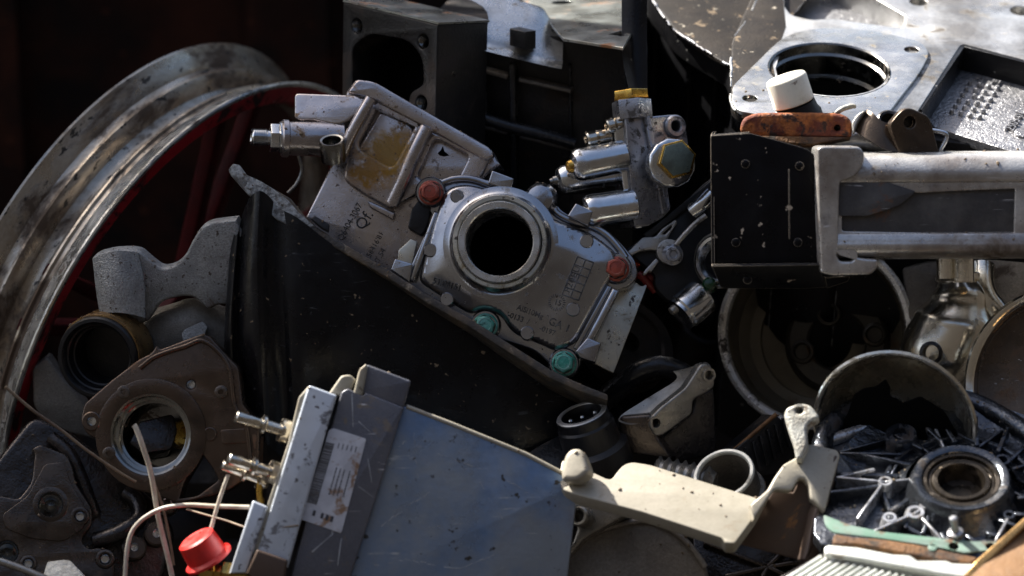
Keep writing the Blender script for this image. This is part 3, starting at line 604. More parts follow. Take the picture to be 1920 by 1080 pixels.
obj("pierced_hole", ext(ep, [e4(1030, 430), e4(1045, 415), e4(1055, 395), e4(1062, 420), e4(1085, 440), e4(1060, 445), e4(1040, 440)], -1, 1.5, bev=0.2), M['black_hole'], t)
for g_ in (text(ep, *e4(570, 856), "Q6404-3067", 17.5, 61, 0.2, 3, 0.92, 0.95), text(ep, *e4(668, 806), "Qf.", 30, 56, 0.2, 3, 1.0),
    text(ep, *e4(706, 935), "58416'81", 14.5, 61, 0.2, 2, 1.0), text(ep, *e4(748, 958), "T.54", 15, 61, 0.2, 2)):
    obj("lettering", g_, M['black_iron'], t)
a, b = (632, 262, -70), (527, 259, -52); Ln = length(a, b)
tb = obj("inlet_tube", cyl(a, b, [(36, -10), (34, 10), (32, Ln * .6), (32, Ln * .86), (36, Ln * .88), (36, Ln * .97), (33, Ln), (20, Ln), (20, Ln - 4)], 48), M['egr'], t)
pl = AxPlane(P(*a), P(*b))
nt_ = obj("hex_nut", join(hexa(pl, 0, 0, 27, Ln - 2, Ln + 22, 0.3, 3, True), lathe(pl, 0, 0, [(31, Ln - 1), (31, Ln + 3), (26, Ln + 5)], 32, True)), M['zinc'], tb)
obj("thread", lathe(pl, 0, 0, [(14, Ln + 22), (14, Ln + 26)] + [(17.5 - (k % 2) * 2.6, Ln + 28 + 2.1 * k) for k in range(13)] + [(15, Ln + 56), (13, Ln + 57), (10, Ln + 54), (9, Ln + 30), (0.2, Ln + 30)], 36, True), M['zinc'], nt_)
obj("ear", ext(Plane(600, 200, -66, -14, 14), [e4(338, 150, 5), e4(352, 140, 4), e4(640, 150, 20), e4(690, 200, 10), e4(560, 300, 20), e4(430, 268, 10), e4(362, 272, 6), e4(338, 258, 4)], -26, 0, bev=4, holes=[]), M['egr'], t)
obj("side_port", lathe(Plane(622, 264, -14, -8, 58), 622, 264, [(24, -40), (24, -2), (22, 2), (18, 1), (17, -6), (16, -20), (0.2, -20)], 40), M['steel_ring'], t)
obj("step_lug", ext(Plane(920, 300, -75, -6, 6), [e4(1290, 455), e4(1328, 480, 4), e4(1330, 505, 4), e4(1250, 540)], -40, 0, bev=3), M['egr'], t)

# ------------------------------------------------------------------ bolted cover with the round collar
cp = Plane(940, 500, -6, -4, 7)
def c5(x, y, *r): return (x / 2.483 + 680, y / 2.483 + 300, *r)
t = thing("bolted_cover", "grey aluminium cover with a round collar and red and green bolts", "cover", P(940, 690, -10))
obj("backing_flange", ext(cp, [c5(262, 130, 12), c5(300, 100, 14), c5(380, 82, 14), c5(480, 68, 20), c5(580, 92, 14), c5(690, 140, 10), c5(750, 155, 10), c5(815, 132, 20), c5(890, 160, 20), c5(910, 225, 14), c5(985, 270, 14), c5(1070, 290, 10), c5(1150, 330, 20), c5(1215, 400, 20), c5(1272, 470, 12), c5(1280, 545, 16), c5(1235, 590, 12), c5(1185, 600, 10), c5(1080, 835, 6), c5(1020, 900, 10), c5(1000, 985, 16), c5(920, 1010, 20), c5(875, 950, 16), c5(800, 885, 14), c5(640, 835, 14), c5(500, 790, 14), c5(400, 690, 10), c5(215, 580, 6), c5(200, 545, 6), c5(330, 255, 10), c5(268, 205, 12)], -60, 0, holes=[('c', *c5(636, 382), 66)], bev=3), M['cover'], t)
for g_ in (rib(cp, c5(345, 240), c5(225, 565), 12, 0, 16, 5), rib(cp, c5(1180, 600), c5(1020, 905), 15, 0, 20, 6), rib(cp, c5(1150, 585), c5(990, 880), 10, 0, 9, 3)):
    obj("frame_rail", g_, M['cover'], t)
obj("rim_bead", tube([cp.at(*c5(x, y), 3) for x, y in ((370, 105), (430, 88), (500, 88), (580, 112), (690, 158), (750, 178), (800, 160), (850, 160), (885, 195), (900, 245), (985, 290), (1075, 312), (1140, 352), (1195, 412), (1225, 455))], 7, 6, world=True), M['cover'], t)
dome = [c5(330, 270, 20), c5(385, 125, 24), c5(480, 105, 30), c5(580, 130, 30), c5(735, 190, 30), c5(880, 270, 30), c5(1050, 325, 30), c5(1180, 425, 30), c5(1195, 500, 24), c5(1130, 590, 14), c5(990, 850, 16), c5(900, 890, 30), c5(840, 860, 24), c5(690, 800, 30), c5(640, 715, 20), c5(560, 690, 20), c5(500, 715, 20), c5(440, 680, 24), c5(255, 560, 14)]
obj("dome", ext(cp, dome, -24, 24, holes=[('c', *c5(642, 388), 74)], bev=17, res=6), M['cover'], t)
HF, HC = 24, 42
duv = [cp.uv(x, y, HF) for x, y in fillet(dome)]
u = cp.uv(*c5(642, 388), HC)
def bulge(a, b):
    # height of the softly domed cover face at a point of its plane
    S = lambda t: max(0.0, min(1.0, t)) ** 2 * (3 - 2 * max(0.0, min(1.0, t)))
    d = 1e9; ins = False; n = len(duv)
    for i in range(n):
        x0, y0 = duv[i - 1]; x1, y1 = duv[i]; dx, dy = x1 - x0, y1 - y0; q = dx * dx + dy * dy
        t = max(0, min(1, ((a - x0) * dx + (b - y0) * dy) / q)) if q > 0 else 0
        d = min(d, math.hypot(a - x0 - t * dx, b - y0 - t * dy))
        if (y0 > b) != (y1 > b) and a < x0 + (b - y0) / (y1 - y0) * dx: ins = not ins
    if not ins: d = -d
    rr = math.hypot(a - u[0], b - u[1])
    return d, 22.4 + 9 * S(d / 52) + 11 * S((150 - rr) / 62)
def dome_skin():
    st = 4.0; xs = [q[0] for q in duv]; ys = [q[1] for q in duv]; nx = int((max(xs) - min(xs)) / st); ny = int((max(ys) - min(ys)) / st)
    V, F, ix = [], [], {}
    for j in range(ny):
        for i in range(nx):
            a, b = min(xs) + i * st, min(ys) + j * st; d, h = bulge(a, b)
            if d < 7 or math.hypot(a - u[0], b - u[1]) < 74: continue
            ix[(i, j)] = len(V); V.append(cp.w(a, b, h))
    for (i, j) in list(ix):
        k = [ix.get(c) for c in ((i, j), (i + 1, j), (i + 1, j + 1), (i, j + 1))]
        if None not in k: F.append(tuple(k))
    return V, F
def hb_(px, py, h=30): return bulge(*cp.uv(px, py, h))[1]
obj("dome_face", dome_skin(), M['cover'], t)
bx = lambda prof: lathe(cp, *u, prof, 96, True)
obj("collar_cone", bx([(108, HC - 3), (99, HC - 0.5), (94, HC + 3), (90, HC + 9), (87.5, HC + 17), (86, HC + 19)]), M['cover'], t)
obj("collar_ring", bx([(70, HC + 12), (76, HC + 15), (79, HC + 17), (86, HC + 18), (88, HC + 21), (86.5, HC + 24), (80, HC + 24), (78, HC + 21)]), M['dirty_plate'], t)
u2 = cp.uv(*c5(635, 381), HC + 32)
obj("collar_lip", lathe(cp, *u2, [(77, HC + 10), (77, HC + 29), (75, HC + 32), (65, HC + 32), (63, HC + 30), (62, HC + 10), (62, -30)], 96, True), M['machined'], t)
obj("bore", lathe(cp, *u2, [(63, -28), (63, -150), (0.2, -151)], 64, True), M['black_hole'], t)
def bolt(pl, x, y, h, r, m, parent, a0):
    u = pl.uv(x, y, h)
    g1 = lathe(pl, *u, [(r, h - 6), (r + 1, h), (r, h + 4), (r * .86, h + 6)], 36, True)
    g2 = hexa(pl, *u, r * .84, h + 3, h + 19, a0, 3, True)
    g3 = lathe(pl, *u, [(r * .62, h + 18.4), (r * .6, h + 20), (r * .52, h + 20.4), (r * .48, h + 18.6)], 30, True)
    return obj("bolt", join(g1, g2, g3), m, parent)
for (x, y, m, a0, lab) in ((318, 152, 'red_bolt', .5, "red bolt"), (1182, 507, 'red_bolt', .35, "red bolt"), (572, 772, 'green_bolt', .2, "green bolt"), (938, 948, 'green_bolt', .45, "green bolt")):
    q = bolt(cp, *c5(x, y), 14, 23, M[m], t, a0); q['label'] = lab
for (x, y) in ((318, 152), (1182, 507), (572, 772), (938, 948)):
    obj("bolt_boss", lathe(cp, *cp.uv(*c5(x, y), 0), [(30, -2), (29, 8), (26, 12), (10, 12)], 36, True), M['cover'], t)
def tab(pts, h0=0, h1=36): obj("tab", ext(cp, [c5(*p, 3) for p in pts], h0, h1, bev=3), M['cover'], t)
tab([(602, 48), (704, 86), (684, 152), (582, 108)]); tab([(992, 200), (1072, 238), (1050, 308), (952, 262)])
tab([(1045, 826), (1110, 852), (1080, 942), (1012, 920), (990, 890)]); tab([(150, 458), (232, 482), (218, 572), (128, 512)], -20, 20)
for (x, y) in ((440, 170), (316, 421), (392, 650), (1043, 379), (980, 697), (766, 807)):
    z = hb_(*c5(x, y)); obj("round_pad", lathe(cp, *cp.uv(*c5(x, y), z), [(13.5, z - 8), (13, z + 3), (11.5, z + 5), (0.2, z + 5)], 32, True), M['cover'], t)
obj("small_hump", lathe(cp, *cp.uv(*c5(828, 185), 6), [(34, 0), (31, 14), (24, 24), (12, 29), (0.2, 30)], 36, True), M['cover'], t)
grid = []
gA, gB, gC, gD = Vector((1083, 481)), Vector((1113, 492)), Vector((1085, 563)), Vector((1054, 552))
for k in range(6):
    f = k / 5; z = hb_(*gA.lerp(gD, f).lerp(gB.lerp(gC, f), .5)); grid.append(rib(cp, tuple(gA.lerp(gD, f)), tuple(gB.lerp(gC, f)), 2.2, z - 4, z + 2, 0.4))
for f in (0, 0.5, 1):
    for k in range(5):
        p_, q_ = gA.lerp(gD, k / 5).lerp(gB.lerp(gC, k / 5), f), gA.lerp(gD, (k + 1) / 5).lerp(gB.lerp(gC, (k + 1) / 5), f)
        z = hb_(*p_.lerp(q_, .5)); grid.append(rib(cp, tuple(p_), tuple(q_), 2.2, z - 4, z + 2, 0.4))
rim_ticks = []
for k in range(22):
    a = k / 22 * 6.283; cx_, cy_ = 1044, 567
    rim_ticks.append(rib(cp, (cx_ + 11.5 * math.cos(a), cy_ + 11.5 * math.sin(a)), (cx_ + 16.5 * math.cos(a), cy_ + 16.5 * math.sin(a)), 1.6, hb_(cx_ + 14 * math.cos(a), cy_ + 14 * math.sin(a)) - 3, hb_(cx_ + 14 * math.cos(a), cy_ + 14 * math.sin(a)) + 1.8, 0.3))
L5 = lambda x, y, s, z, ang, w=1.0: text(cp, *c5(x, y), s, z, ang, 26, 4.6, w, thin=0.15, hf=lambda a, b: max(24.4, bulge(a, b)[1]))
obj("date_grid", join(*grid), M['cover_dark'], t); obj("date_wheel", join(*rim_ticks), M['cover_dark'], t)
for g_ in (L5(322, 572, "51.08151", 15.5, -17), L5(716, 698, "AlSi10Mg", 14.5, -20, 0.95), L5(862, 765, "GA", 21, -22, 0.9), L5(938, 795, "1", 20, -22), L5(672, 730, "-0133  /", 13.5, -20), L5(820, 792, "-0197", 13.5, -21),
     L5(890, 672, "15", 14, -15), text(cp, 1067, 550, "F20EU", 15.5, 66, 30, 4.2, 1.15, 1.15, hf=lambda a, b: bulge(a, b)[1])):
    obj("lettering", g_, M['cover_dark'], t)
single("zinc_plate", ext(Plane(1170, 620, -40, 8, 8), [c5(1180, 590), c5(1262, 560, 10), c5(1300, 590, 6), c5(1330, 572, 3), c5(1168, 992, 2), c5(1070, 945), c5(1010, 900)], -10, 0, bev=1.5), M['dirty_plate'],
       "flat zinc plate with yellow stains sticking out beside the cover", "plate", P(1150, 690, -40))
single("broken_plate", ext(Plane(760, 470, -22, -4, 7), [c5(160, 475), c5(165, 420, 5), c5(205, 385, 5), c5(222, 368), c5(252, 378), c5(228, 490)], -12, 0, bev=2), M['dirty_plate'],
       "small broken pale plate at the cover's left edge", "plate", P(760, 490, -22))
single("black_clip", ext(Plane(787, 400, -26, -4, 6), [(772, 392, 4), (800, 355), (812, 372), (800, 425, 6), (790, 442, 6), (764, 428, 6)], -30, 0, bev=3), M['rubber'], "black rubber clip under the upper red bolt", "clip", P(787, 430, -26))

# ------------------------------------------------------------------ black plastic tray
t = thing("plastic_tray", "long black plastic tray with scuffed rounded corner under the cover", "tray", P(700, 800, 40))
rows = []
for (yoff, k) in ((0, 0), (.25, .3), (.5, .6), (.75, .85), (1, 1)):
    row = []
    for (x, ytop, ybot, d0) in ((438, 395, 800, -60), (428, 430, 790, -5), (440, 440, 790, 22), (452, 400, 790, 8), (466, 372, 800, 32), (490, 358, 830, 52), (512, 370, 850, 34), (530, 390, 860, 28), (560, 410, 870, 44), (640, 470, 900, 44), (760, 540, 930, 30), (940, 650, 960, 0), (1080, 730, 990, -30), (1130, 760, 990, -60), (1140, 780, 990, -120)):
        wob = 8 * math.sin(yoff * 4 + x * .02) * (1 if x < 560 else 0)
        row.append((x + wob, ytop + (ybot - ytop) * yoff, d0 + 26 * math.sin(yoff * 3.0) * (1 if x < 600 else .4) - 20 * k))
    rows.append(row)
obj("shell", patch(rows, 4, 8), M['black_plastic'], t)
rp = Plane(780, 520, 58, 0, 12)
obj("rim", ext(rp, [(500, 346), (545, 372), (584, 420), (640, 454), (732, 508), (801, 552), (881, 597), (930, 628), (1034, 694), (1090, 720), (1140, 740, 4), (1140, 752, 4), (1085, 733), (1030, 708), (926, 643), (878, 611), (798, 566), (728, 522), (636, 469), (580, 436), (520, 404)], -130, 0, bev=2.5), M['black_edge'], t)
obj("worn_corner", ext(rp, [(428, 318, 2), (437, 307, 2), (449, 309, 3), (463, 328, 3), (490, 340, 2), (509, 352), (537, 372, 3), (560, 398, 3), (590, 424), (572, 428, 3), (548, 419), (537, 421, 2), (517, 410, 2), (502, 396), (482, 377, 2), (463, 361), (443, 338, 2), (432, 326)], -16, 1, bev=1.2), M['grey_worn'], t)
obj("rim_clip", ext(rp, [(582, 410, 2), (590, 404, 2), (618, 420, 3), (616, 434, 2), (604, 428)], -6, 8, bev=2), M['rubber'], t)

# ------------------------------------------------------------------ grey forked casting inside the wheel
yp = Plane(310, 510, -10, -4, -12)
def c2(x, y, *r): return (x / 3, y / 3 + 400, *r)
t = thing("forked_casting", "rough grey cast iron fork piece lying against the wheel rim", "casting", P(310, 600, -20))
yout = [c2(515, 252, 6), c2(560, 226, 8), c2(640, 208, 6), c2(725, 204, 4), c2(785, 212, 8), c2(835, 258, 10), c2(905, 312, 10), c2(985, 296, 14), c2(1045, 235, 14), c2(1085, 150, 14), c2(1130, 78, 14), c2(1180, 52, 10), c2(1330, 33), c2(1370, 120), c2(1370, 540), c2(1290, 512, 6), c2(1215, 518, 6), c2(1175, 546, 8), c2(1130, 505, 10), c2(1085, 468, 10), c2(1000, 470, 12), c2(905, 498, 14), c2(865, 560, 12), c2(830, 612, 10), c2(780, 622, 8), c2(690, 604, 10), c2(560, 585, 10), c2(540, 470, 14)]
obj("fork", ext(yp, yout, -44, 0, bev=6, res=3), M['cast_iron'], t)
obj("round_end", patch([[(174, 486, -14), (192, 476, 2), (225, 470, 10), (258, 474, -2)], [(180, 540, -12), (198, 530, 8), (232, 525, 14), (270, 528, -2)], [(188, 592, -14), (205, 586, 4), (240, 588, 10), (272, 596, -4)]], 5, 10), M['cast_iron'], t)

# ring with tan outer sleeve
qp = Plane(181, 672, 20, -13, -9, 0)
t = thing("bearing_sleeve", "round black sleeve with tan outer ring below the fork casting", "sleeve", P(183, 740, 10))
obj("outer_ring", lathe(qp, *qp.uv(186, 668, -14), [(70, -95), (80, -95), (81, -20), (79, -14), (70, -12)], 72, True), M['tan_ring'], t)
obj("seal", lathe(qp, *qp.uv(181, 672), [(78, -24), (78, -4), (75, 0), (69, 1), (66, -3), (63, -12), (60, -14), (57, -30), (54, -32), (53, -90), (0.2, -92)], 72, True), M['rubber'], t)

# pale castings behind
single("pale_casting", ext(Plane(85, 710, -160, 0, -8), [(60, 690, 6), (88, 668, 6), (110, 700, 10), (160, 760, 10), (200, 830), (90, 800), (62, 760, 10)], -60, 0, bev=5), M['pale_cast'], "pale grey lump of casting between the rim and the black sleeve", "casting", P(90, 760, -160))
single("cast_shoulder", patch([[(250, 590, -95), (320, 570, -70), (370, 560, -60), (460, 590, -80)], [(250, 640, -80), (320, 620, -50), (380, 612, -48), (460, 640, -60)], [(250, 700, -85), (330, 700, -70), (390, 690, -66), (460, 700, -80)]], 5, 20), M['pale_cast'],
       "smooth grey casting shoulder showing under the fork piece", "casting", P(350, 690, -80))
single("cast_tab", ext(Plane(362, 615, -30, 5, 10), [(340, 628, 3), (345, 618, 4), (380, 602, 4), (390, 612, 3), (384, 628, 2), (345, 645)], -16, 0, bev=2), M['cast_iron'], "small grey tab above the oily flange's top edge", "tab", P(362, 640, -30))

# oily pump flange
bq = Plane(290, 800, 60, -6, 4)
t = thing("pump_flange", "oily brown flange plate with a big grey bored hole", "flange", P(300, 930, 50))
def c3(x, y, *r): return (x / 3, y / 3 + 720, *r)
obj("plate", ext(bq, [(158, 757, 6), (210, 712), (260, 674, 6), (284, 662, 8), (293, 648, 3), (300, 655, 4), (340, 640), (380, 625, 3), (395, 632, 4), (430, 672, 8), (447, 688, 8), (455, 757), (487, 800), (485, 880), (420, 925, 20), (335, 945, 12), (290, 928, 12), (250, 918, 14), (225, 905, 14), (202, 865, 12), (188, 826, 10), (162, 815, 14), (150, 788, 12)], -46, 0, bev=4,
    holes=[('c', 283, 815, 74), ('c', 172, 790, 9), ('c', 358, 721, 8), [(345, 905), (360, 880, 4), (378, 850, 5), (400, 880, 6), (410, 900, 6), (370, 930, 8), (336, 935)]]), M['brown_plate'], t)
obj("raised_ring", lathe(bq, *bq.uv(283, 815), [(105, -1), (104, 2.5), (102, 3.2), (80, 3.2), (75, 2)], 72, True), M['brown_plate'], t)
obj("bore", lathe(bq, *bq.uv(283, 815), [(76, 3), (72, 1), (70, -14), (64, -16), (64, -28), (60, -30), (59, -60), (56, -110), (0.2, -112)], 80, True), M['steel_ring'], t)
obj("inner_key", ext(Plane(285, 825, 20, 12, 16), [(262, 790, 4), (325, 775, 10), (334, 806, 10), (322, 842, 8), (268, 850, 6), (242, 830, 6)], -60, 0, bev=4), M['wet_iron'], t)
obj("inner_shaft", lathe(Plane(345, 812, -6, 25, 10), 345, 812, [(26, -30), (26, 0), (22, 4), (12, 4), (11, -10), (0.2, -10)], 32), M['gold'], t)
for (x, y, r) in ((172, 790, 9), (358, 721, 8)):
    obj("bolt_hole", lathe(bq, *bq.uv(x, y), [(r, 0.5), (r - 1.5, -4), (r - 2, -16), (0.2, -16)], 24, True), M['zinc'], t)
obj("ear_boss", lathe(bq, *bq.uv(172, 790), [(19, -2), (18, 3), (16, 4.5), (9, 4.5), (8, 0)], 32, True), M['brown_plate'], t)
obj("edge_bead", tube([bq.at(x, y, 1) for x, y in ((262, 690), (292, 668), (345, 650), (384, 640), (428, 685), (440, 760), (462, 800), (470, 870))], 4.5, 6, world=True), M['brown_plate'], t)
for (x, y) in ((232, 735), (415, 735), (455, 870), (205, 850)):
    obj("stud_boss", lathe(bq, *bq.uv(x, y), [(13, -1), (12, 4), (10, 5), (5, 5), (4.5, -6), (0.2, -6)], 26, True), M['oil_iron'], t)
obj("oval_mark", ext(bq, [(414, 806, 4), (462, 803, 4), (465, 830, 5), (416, 833, 5)], 0, 3, bev=1.2), M['brown_plate'], t)
obj("round_mark", lathe(bq, *bq.uv(394, 814), [(13, 0), (12.5, 2.5), (11, 3), (10, 1), (0.2, 1)], 30, True), M['brown_plate'], t)

# lower left oily casting
lp = Plane(120, 960, 40, 8, 10)
t = thing("oily_casting", "dark oily machine casting with bolt bosses at the lower left", "casting", P(120, 1080, 20))
obj("joint_face", ext(lp, [(-60, 940), (0, 930), (35, 936, 8), (60, 905, 14), (66, 850, 10), (60, 842), (75, 833, 6), (127, 853, 10), (137, 877, 8), (143, 907, 10), (173, 953, 10), (173, 985, 12), (150, 1013, 12), (167, 1030, 8), (187, 1026, 8), (213, 1040, 8), (220, 1120), (-60, 1120)], -60, 0, bev=4,
    holes=[('c', 95, 946, 24), ('c', 150, 968, 8), ('c', 13, 1035, 20), ('c', 53, 1057, 7), ('c', 197, 1048, 8)]), M['oil_iron'], t)
obj("back_web", ext(lp, [(60, 780), (120, 800), (200, 860), (270, 920), (310, 960), (330, 1000), (300, 1100), (-60, 1120), (-60, 930)], -130, -42, bev=12, res=3, r=20), M['wet_iron'], t)
for (x, y, r) in ((95, 946, 24), (13, 1035, 20)):
    obj("core_plug", lathe(lp, *lp.uv(x, y), [(r + 1, 0.5), (r - 1, -3), (r - 3, -18), (r * .5, -24), (0.2, -20)], 40, True), M['steel_ring'], t)
for (x, y) in ((150, 968), (197, 1048), (53, 1057), (252, 1026), (294, 1000), (314, 940)):
    big = (x, y) in ((252, 1026), (294, 1000), (314, 940))
    b_ = None
    if big: b_ = obj("bolt_boss", lathe(lp, *lp.uv(x, y), [(24, -60), (23, -2), (20, 1), (8, 1)], 36, True), M['oil_iron'], t)
    obj("bolt_hole", lathe(lp, *lp.uv(x, y), [(8.5, 1.5), (7, -2), (6, -14), (0.2, -14)], 24, True), M['zinc'], b_ or t)
for (x, y, r) in ((95, 946, 33), (150, 968, 17), (197, 1048, 17), (53, 1057, 15)):
    obj("raised_boss", lathe(lp, *lp.uv(x, y), [(r + 2, -1), (r, 4), (r - 2, 5), (r * .72, 5), (r * .7, 0)], 40, True), M['oil_iron'], t)
obj("machined_land", ext(lp, [(4, 965, 8), (52, 930, 10), (84, 870, 8), (120, 866, 8), (132, 905, 10), (160, 950, 10), (158, 990, 10), (120, 1015, 12), (60, 1010, 12), (10, 990, 10)], -1, 4, holes=[('c', 95, 946, 30), ('c', 150, 968, 12)], bev=1.5), M['oil_iron'], t)
obj("cast_rib", tube([(95, 820, -10), (130, 850, 0), (150, 890, 4), (165, 930, 8), (178, 965, 6)], 13), M['wet_iron'], t)
obj("cast_rib", tube([(180, 1012, 20), (210, 1005, 28), (240, 990, 24), (262, 970, 10), (258, 940, -6), (235, 925, -16)], 16), M['wet_iron'], t)
obj("cast_rib", tube([(80, 1040, 30), (90, 1022, 40), (120, 1020, 40), (150, 1032, 38), (175, 1060, 30)], 9), M['wet_iron'], t)
m5 = Plane(246, 950, -28, 10, 14)
obj("cast_mark", join(lathe(m5, *m5.uv(246, 950), [(17, -2), (17, 2), (15, 2.5), (14, 0)], 36, True), text(m5, 234, 955, "AGB", 11, 10, 0, 3)), M['oil_iron'], t)

# ------------------------------------------------------------------ control unit
cu_ = Plane(760, 900, 250, 4, 4)
def c6(x, y, *r): return (x / 2.7 + 330, y / 2.7 + 680, *r)
t = thing("control_unit", "scratched blue metal control box with a grimy white label", "control box", P(760, 1100, 240))
obj("lid", ext(cu_, [(752, 762, 3), (770, 762), (985, 852), (1085, 905, 6), (1060, 1120), (620, 1120)], -60, 0, bev=3), M['ecu_blue'], t)
obj("lid_rim", tube([cu_.at(x, y, 0) for x, y in ((762, 762), (850, 796), (985, 851), (1085, 903))], 4, 1, world=True), M['beige'], t)
st_ = obj("end_bracket", ext(cu_, [(640, 735, 5), (652, 728, 4), (680, 742, 3), (686, 736), (757, 764, 3), (700, 950), (645, 1120), (535, 1120)], -40, 14, bev=3), M['ecu_grey'], t)
obj("bracket_tab", ext(cu_, [(670, 735), (678, 690, 6), (688, 683, 5), (771, 714, 5), (757, 766)], -56, 8, bev=4), M['ecu_grey'], t)
obj("tab_edge", ext(cu_, [(662, 740, 3), (674, 692, 4), (686, 682, 3), (690, 688), (680, 742)], -50, 14, bev=3), M['beige'], t)
obj("side_lug", ext(cu_, [(616, 738, 4), (640, 704, 6), (656, 702, 5), (668, 712, 4), (660, 730), (640, 744)], -40, 6, bev=4), M['beige'], t)
obj("side_plate", ext(cu_, [(574, 735, 3), (580, 722, 4), (632, 741, 4), (610, 815), (540, 1065), (480, 1045)], -50, 26, bev=4), M['ecu_white'], t)
obj("side_seam", ext(cu_, [(560, 745, 4), (578, 724), (586, 728), (490, 1040), (470, 1040), (540, 830)], -50, 20, bev=3), M['beige'], t)
obj("foot_block", ext(cu_, [(474, 938, 4), (502, 950, 4), (462, 1075), (430, 1075)], -40, 28, bev=4), M['ecu_white'], t)
obj("brown_stop", ext(cu_, [(482, 1030, 3), (540, 1050, 3), (528, 1120), (462, 1075)], 0, 44, bev=4), M['brown_inside'], t)
lb = obj("sticker", ext(cu_, [(617, 806, 3), (626, 803, 2), (687, 823, 4), (640, 1000, 4), (564, 974, 2)], 13.6, 15.2, bev=0.4), M['label'], t)
def bar_l(f0, f1, g0, g1):
    A, B, C, D = Vector((614, 808)), Vector((687, 823)), Vector((640, 1000)), Vector((564, 974))
    q = lambda f, g: tuple(A.lerp(D, f).lerp(B.lerp(C, f), g))
    return ext(cu_, [q(f0, g0), q(f0, g1), q(f1, g1), q(f1, g0)], 15.1, 15.7, bev=0.1)
inks = []; rnd = random.Random(3); f = 0.12
while f < 0.8:
    w = rnd.choice((0.006, 0.010, 0.016)); inks.append(bar_l(f, f + w, 0.02, 0.26)); f += w + rnd.choice((0.005, 0.008))
for g0 in (0.46, 0.56, 0.66, 0.80):
    f = 0.36
    while f < 0.64:
        w = rnd.uniform(0.01, 0.028); inks.append(bar_l(f, f + w, g0, g0 + 0.03)); f += w + 0.008
for k in range(5): inks.append(bar_l(0.10, 0.16, 0.36 + 0.11 * k, 0.38 + 0.11 * k))
for g0 in (0.22, 0.42, 0.54, 0.66): inks.append(bar_l(0.86, 0.92, g0, g0 + 0.07))
inks.append(text(cu_, 594, 945, "CE", 14, 75, 15.4, 0.5))
obj("print", join(*inks), M['ink'], lb)
rnd = random.Random(11); scs = []
for (x0, y0, x1, y1, w) in ((715, 985, 805, 922, 1.6), (745, 838, 768, 822, 1.4), (730, 872, 740, 858, 1.2), (690, 1062, 760, 1050, 1.3), (760, 1050, 860, 1066, 1.2), (860, 1066, 930, 1040, 1.0), (775, 812, 786, 900, .9), (820, 850, 905, 880, .8), (900, 905, 960, 1000, .8), (950, 900, 1000, 930, .9), (800, 990, 870, 980, .8)):
    n_ = 7
    for k in range(n_):
        if rnd.random() < .25: continue
        p = (x0 + (x1 - x0) * k / n_ + rnd.uniform(-2, 2), y0 + (y1 - y0) * k / n_ + rnd.uniform(-2, 2)); q = (x0 + (x1 - x0) * (k + .9) / n_ + rnd.uniform(-2, 2), y0 + (y1 - y0) * (k + .9) / n_ + rnd.uniform(-2, 2))
        scs.append(rib(cu_, p, q, w * rnd.uniform(.6, 1.3), -0.4, 0.25, 0.1, w * rnd.uniform(.3, 1)))
for (x0, y0, x1, y1, w) in ((585, 1035, 625, 1000, 2.2), (622, 1000, 640, 960, 1.6), (672, 790, 700, 815, 1.4), (660, 738, 662, 800, 2), (672, 912, 700, 932, 1.2), (640, 1010, 633, 1060, 2), (690, 860, 697, 905, 1.4)):
    obj("scratch_mark", rib(cu_, (x0, y0), (x1, y1), w, 13.6, 14.3, 0.1, w * .5), M['scratch'], st_)
obj("scratch_marks", join(*scs), M['scratch'], t)
def pin(a, b, r):
    Ln = length(a, b)
    obj("hose_nipple", cyl(a, b, [(r * .8, 0), (r, 2), (r, Ln * .42), (r * .9, Ln * .44), (r * 1.6, Ln * .47), (r * 1.6, Ln * .52), (r, Ln * .55), (r, Ln * .78), (r * 2.0, Ln * .8), (r * 2.0, Ln * .93), (r * 1.4, Ln)], 32), M['pin'], t)
pin((442, 781, 262), (546, 812, 235), 11); pin((428, 860, 268), (524, 890, 240), 11); pin((416, 872, 250), (502, 905, 225), 9)
obj("yellow_seal", tube([(488, 905, 240), (486, 925, 240), (490, 945, 240)], 6), M['gold'], t)
a, b = (372, 1066, 262), (470, 1080, 250); Ln = length(a, b)
obj("brass_plug", cyl(a, b, [(15, 0), (18, 3), (18, 26), (14, 28), (14, 40), (22, 42), (22, 58), (12, 60), (12, Ln)], 6), M['brass'], t)
# red cap
a, b = (392, 1000, 250), (371, 1062, 235)
a, b = (366, 1008, 262), (390, 1046, 250); Ln = length(a, b)
single("rubber_cap", cyl(a, b, [(6, 2), (30, 0), (35, 3), (37, Ln * .5), (38, Ln * .9), (46, Ln), (46, Ln + 5), (40, Ln + 6), (36, Ln + 2), (34, 8)], 44), M['red_cap'], "bright red rubber cap on the brass plug by the blue box", "cap", P(380, 1046, 250))

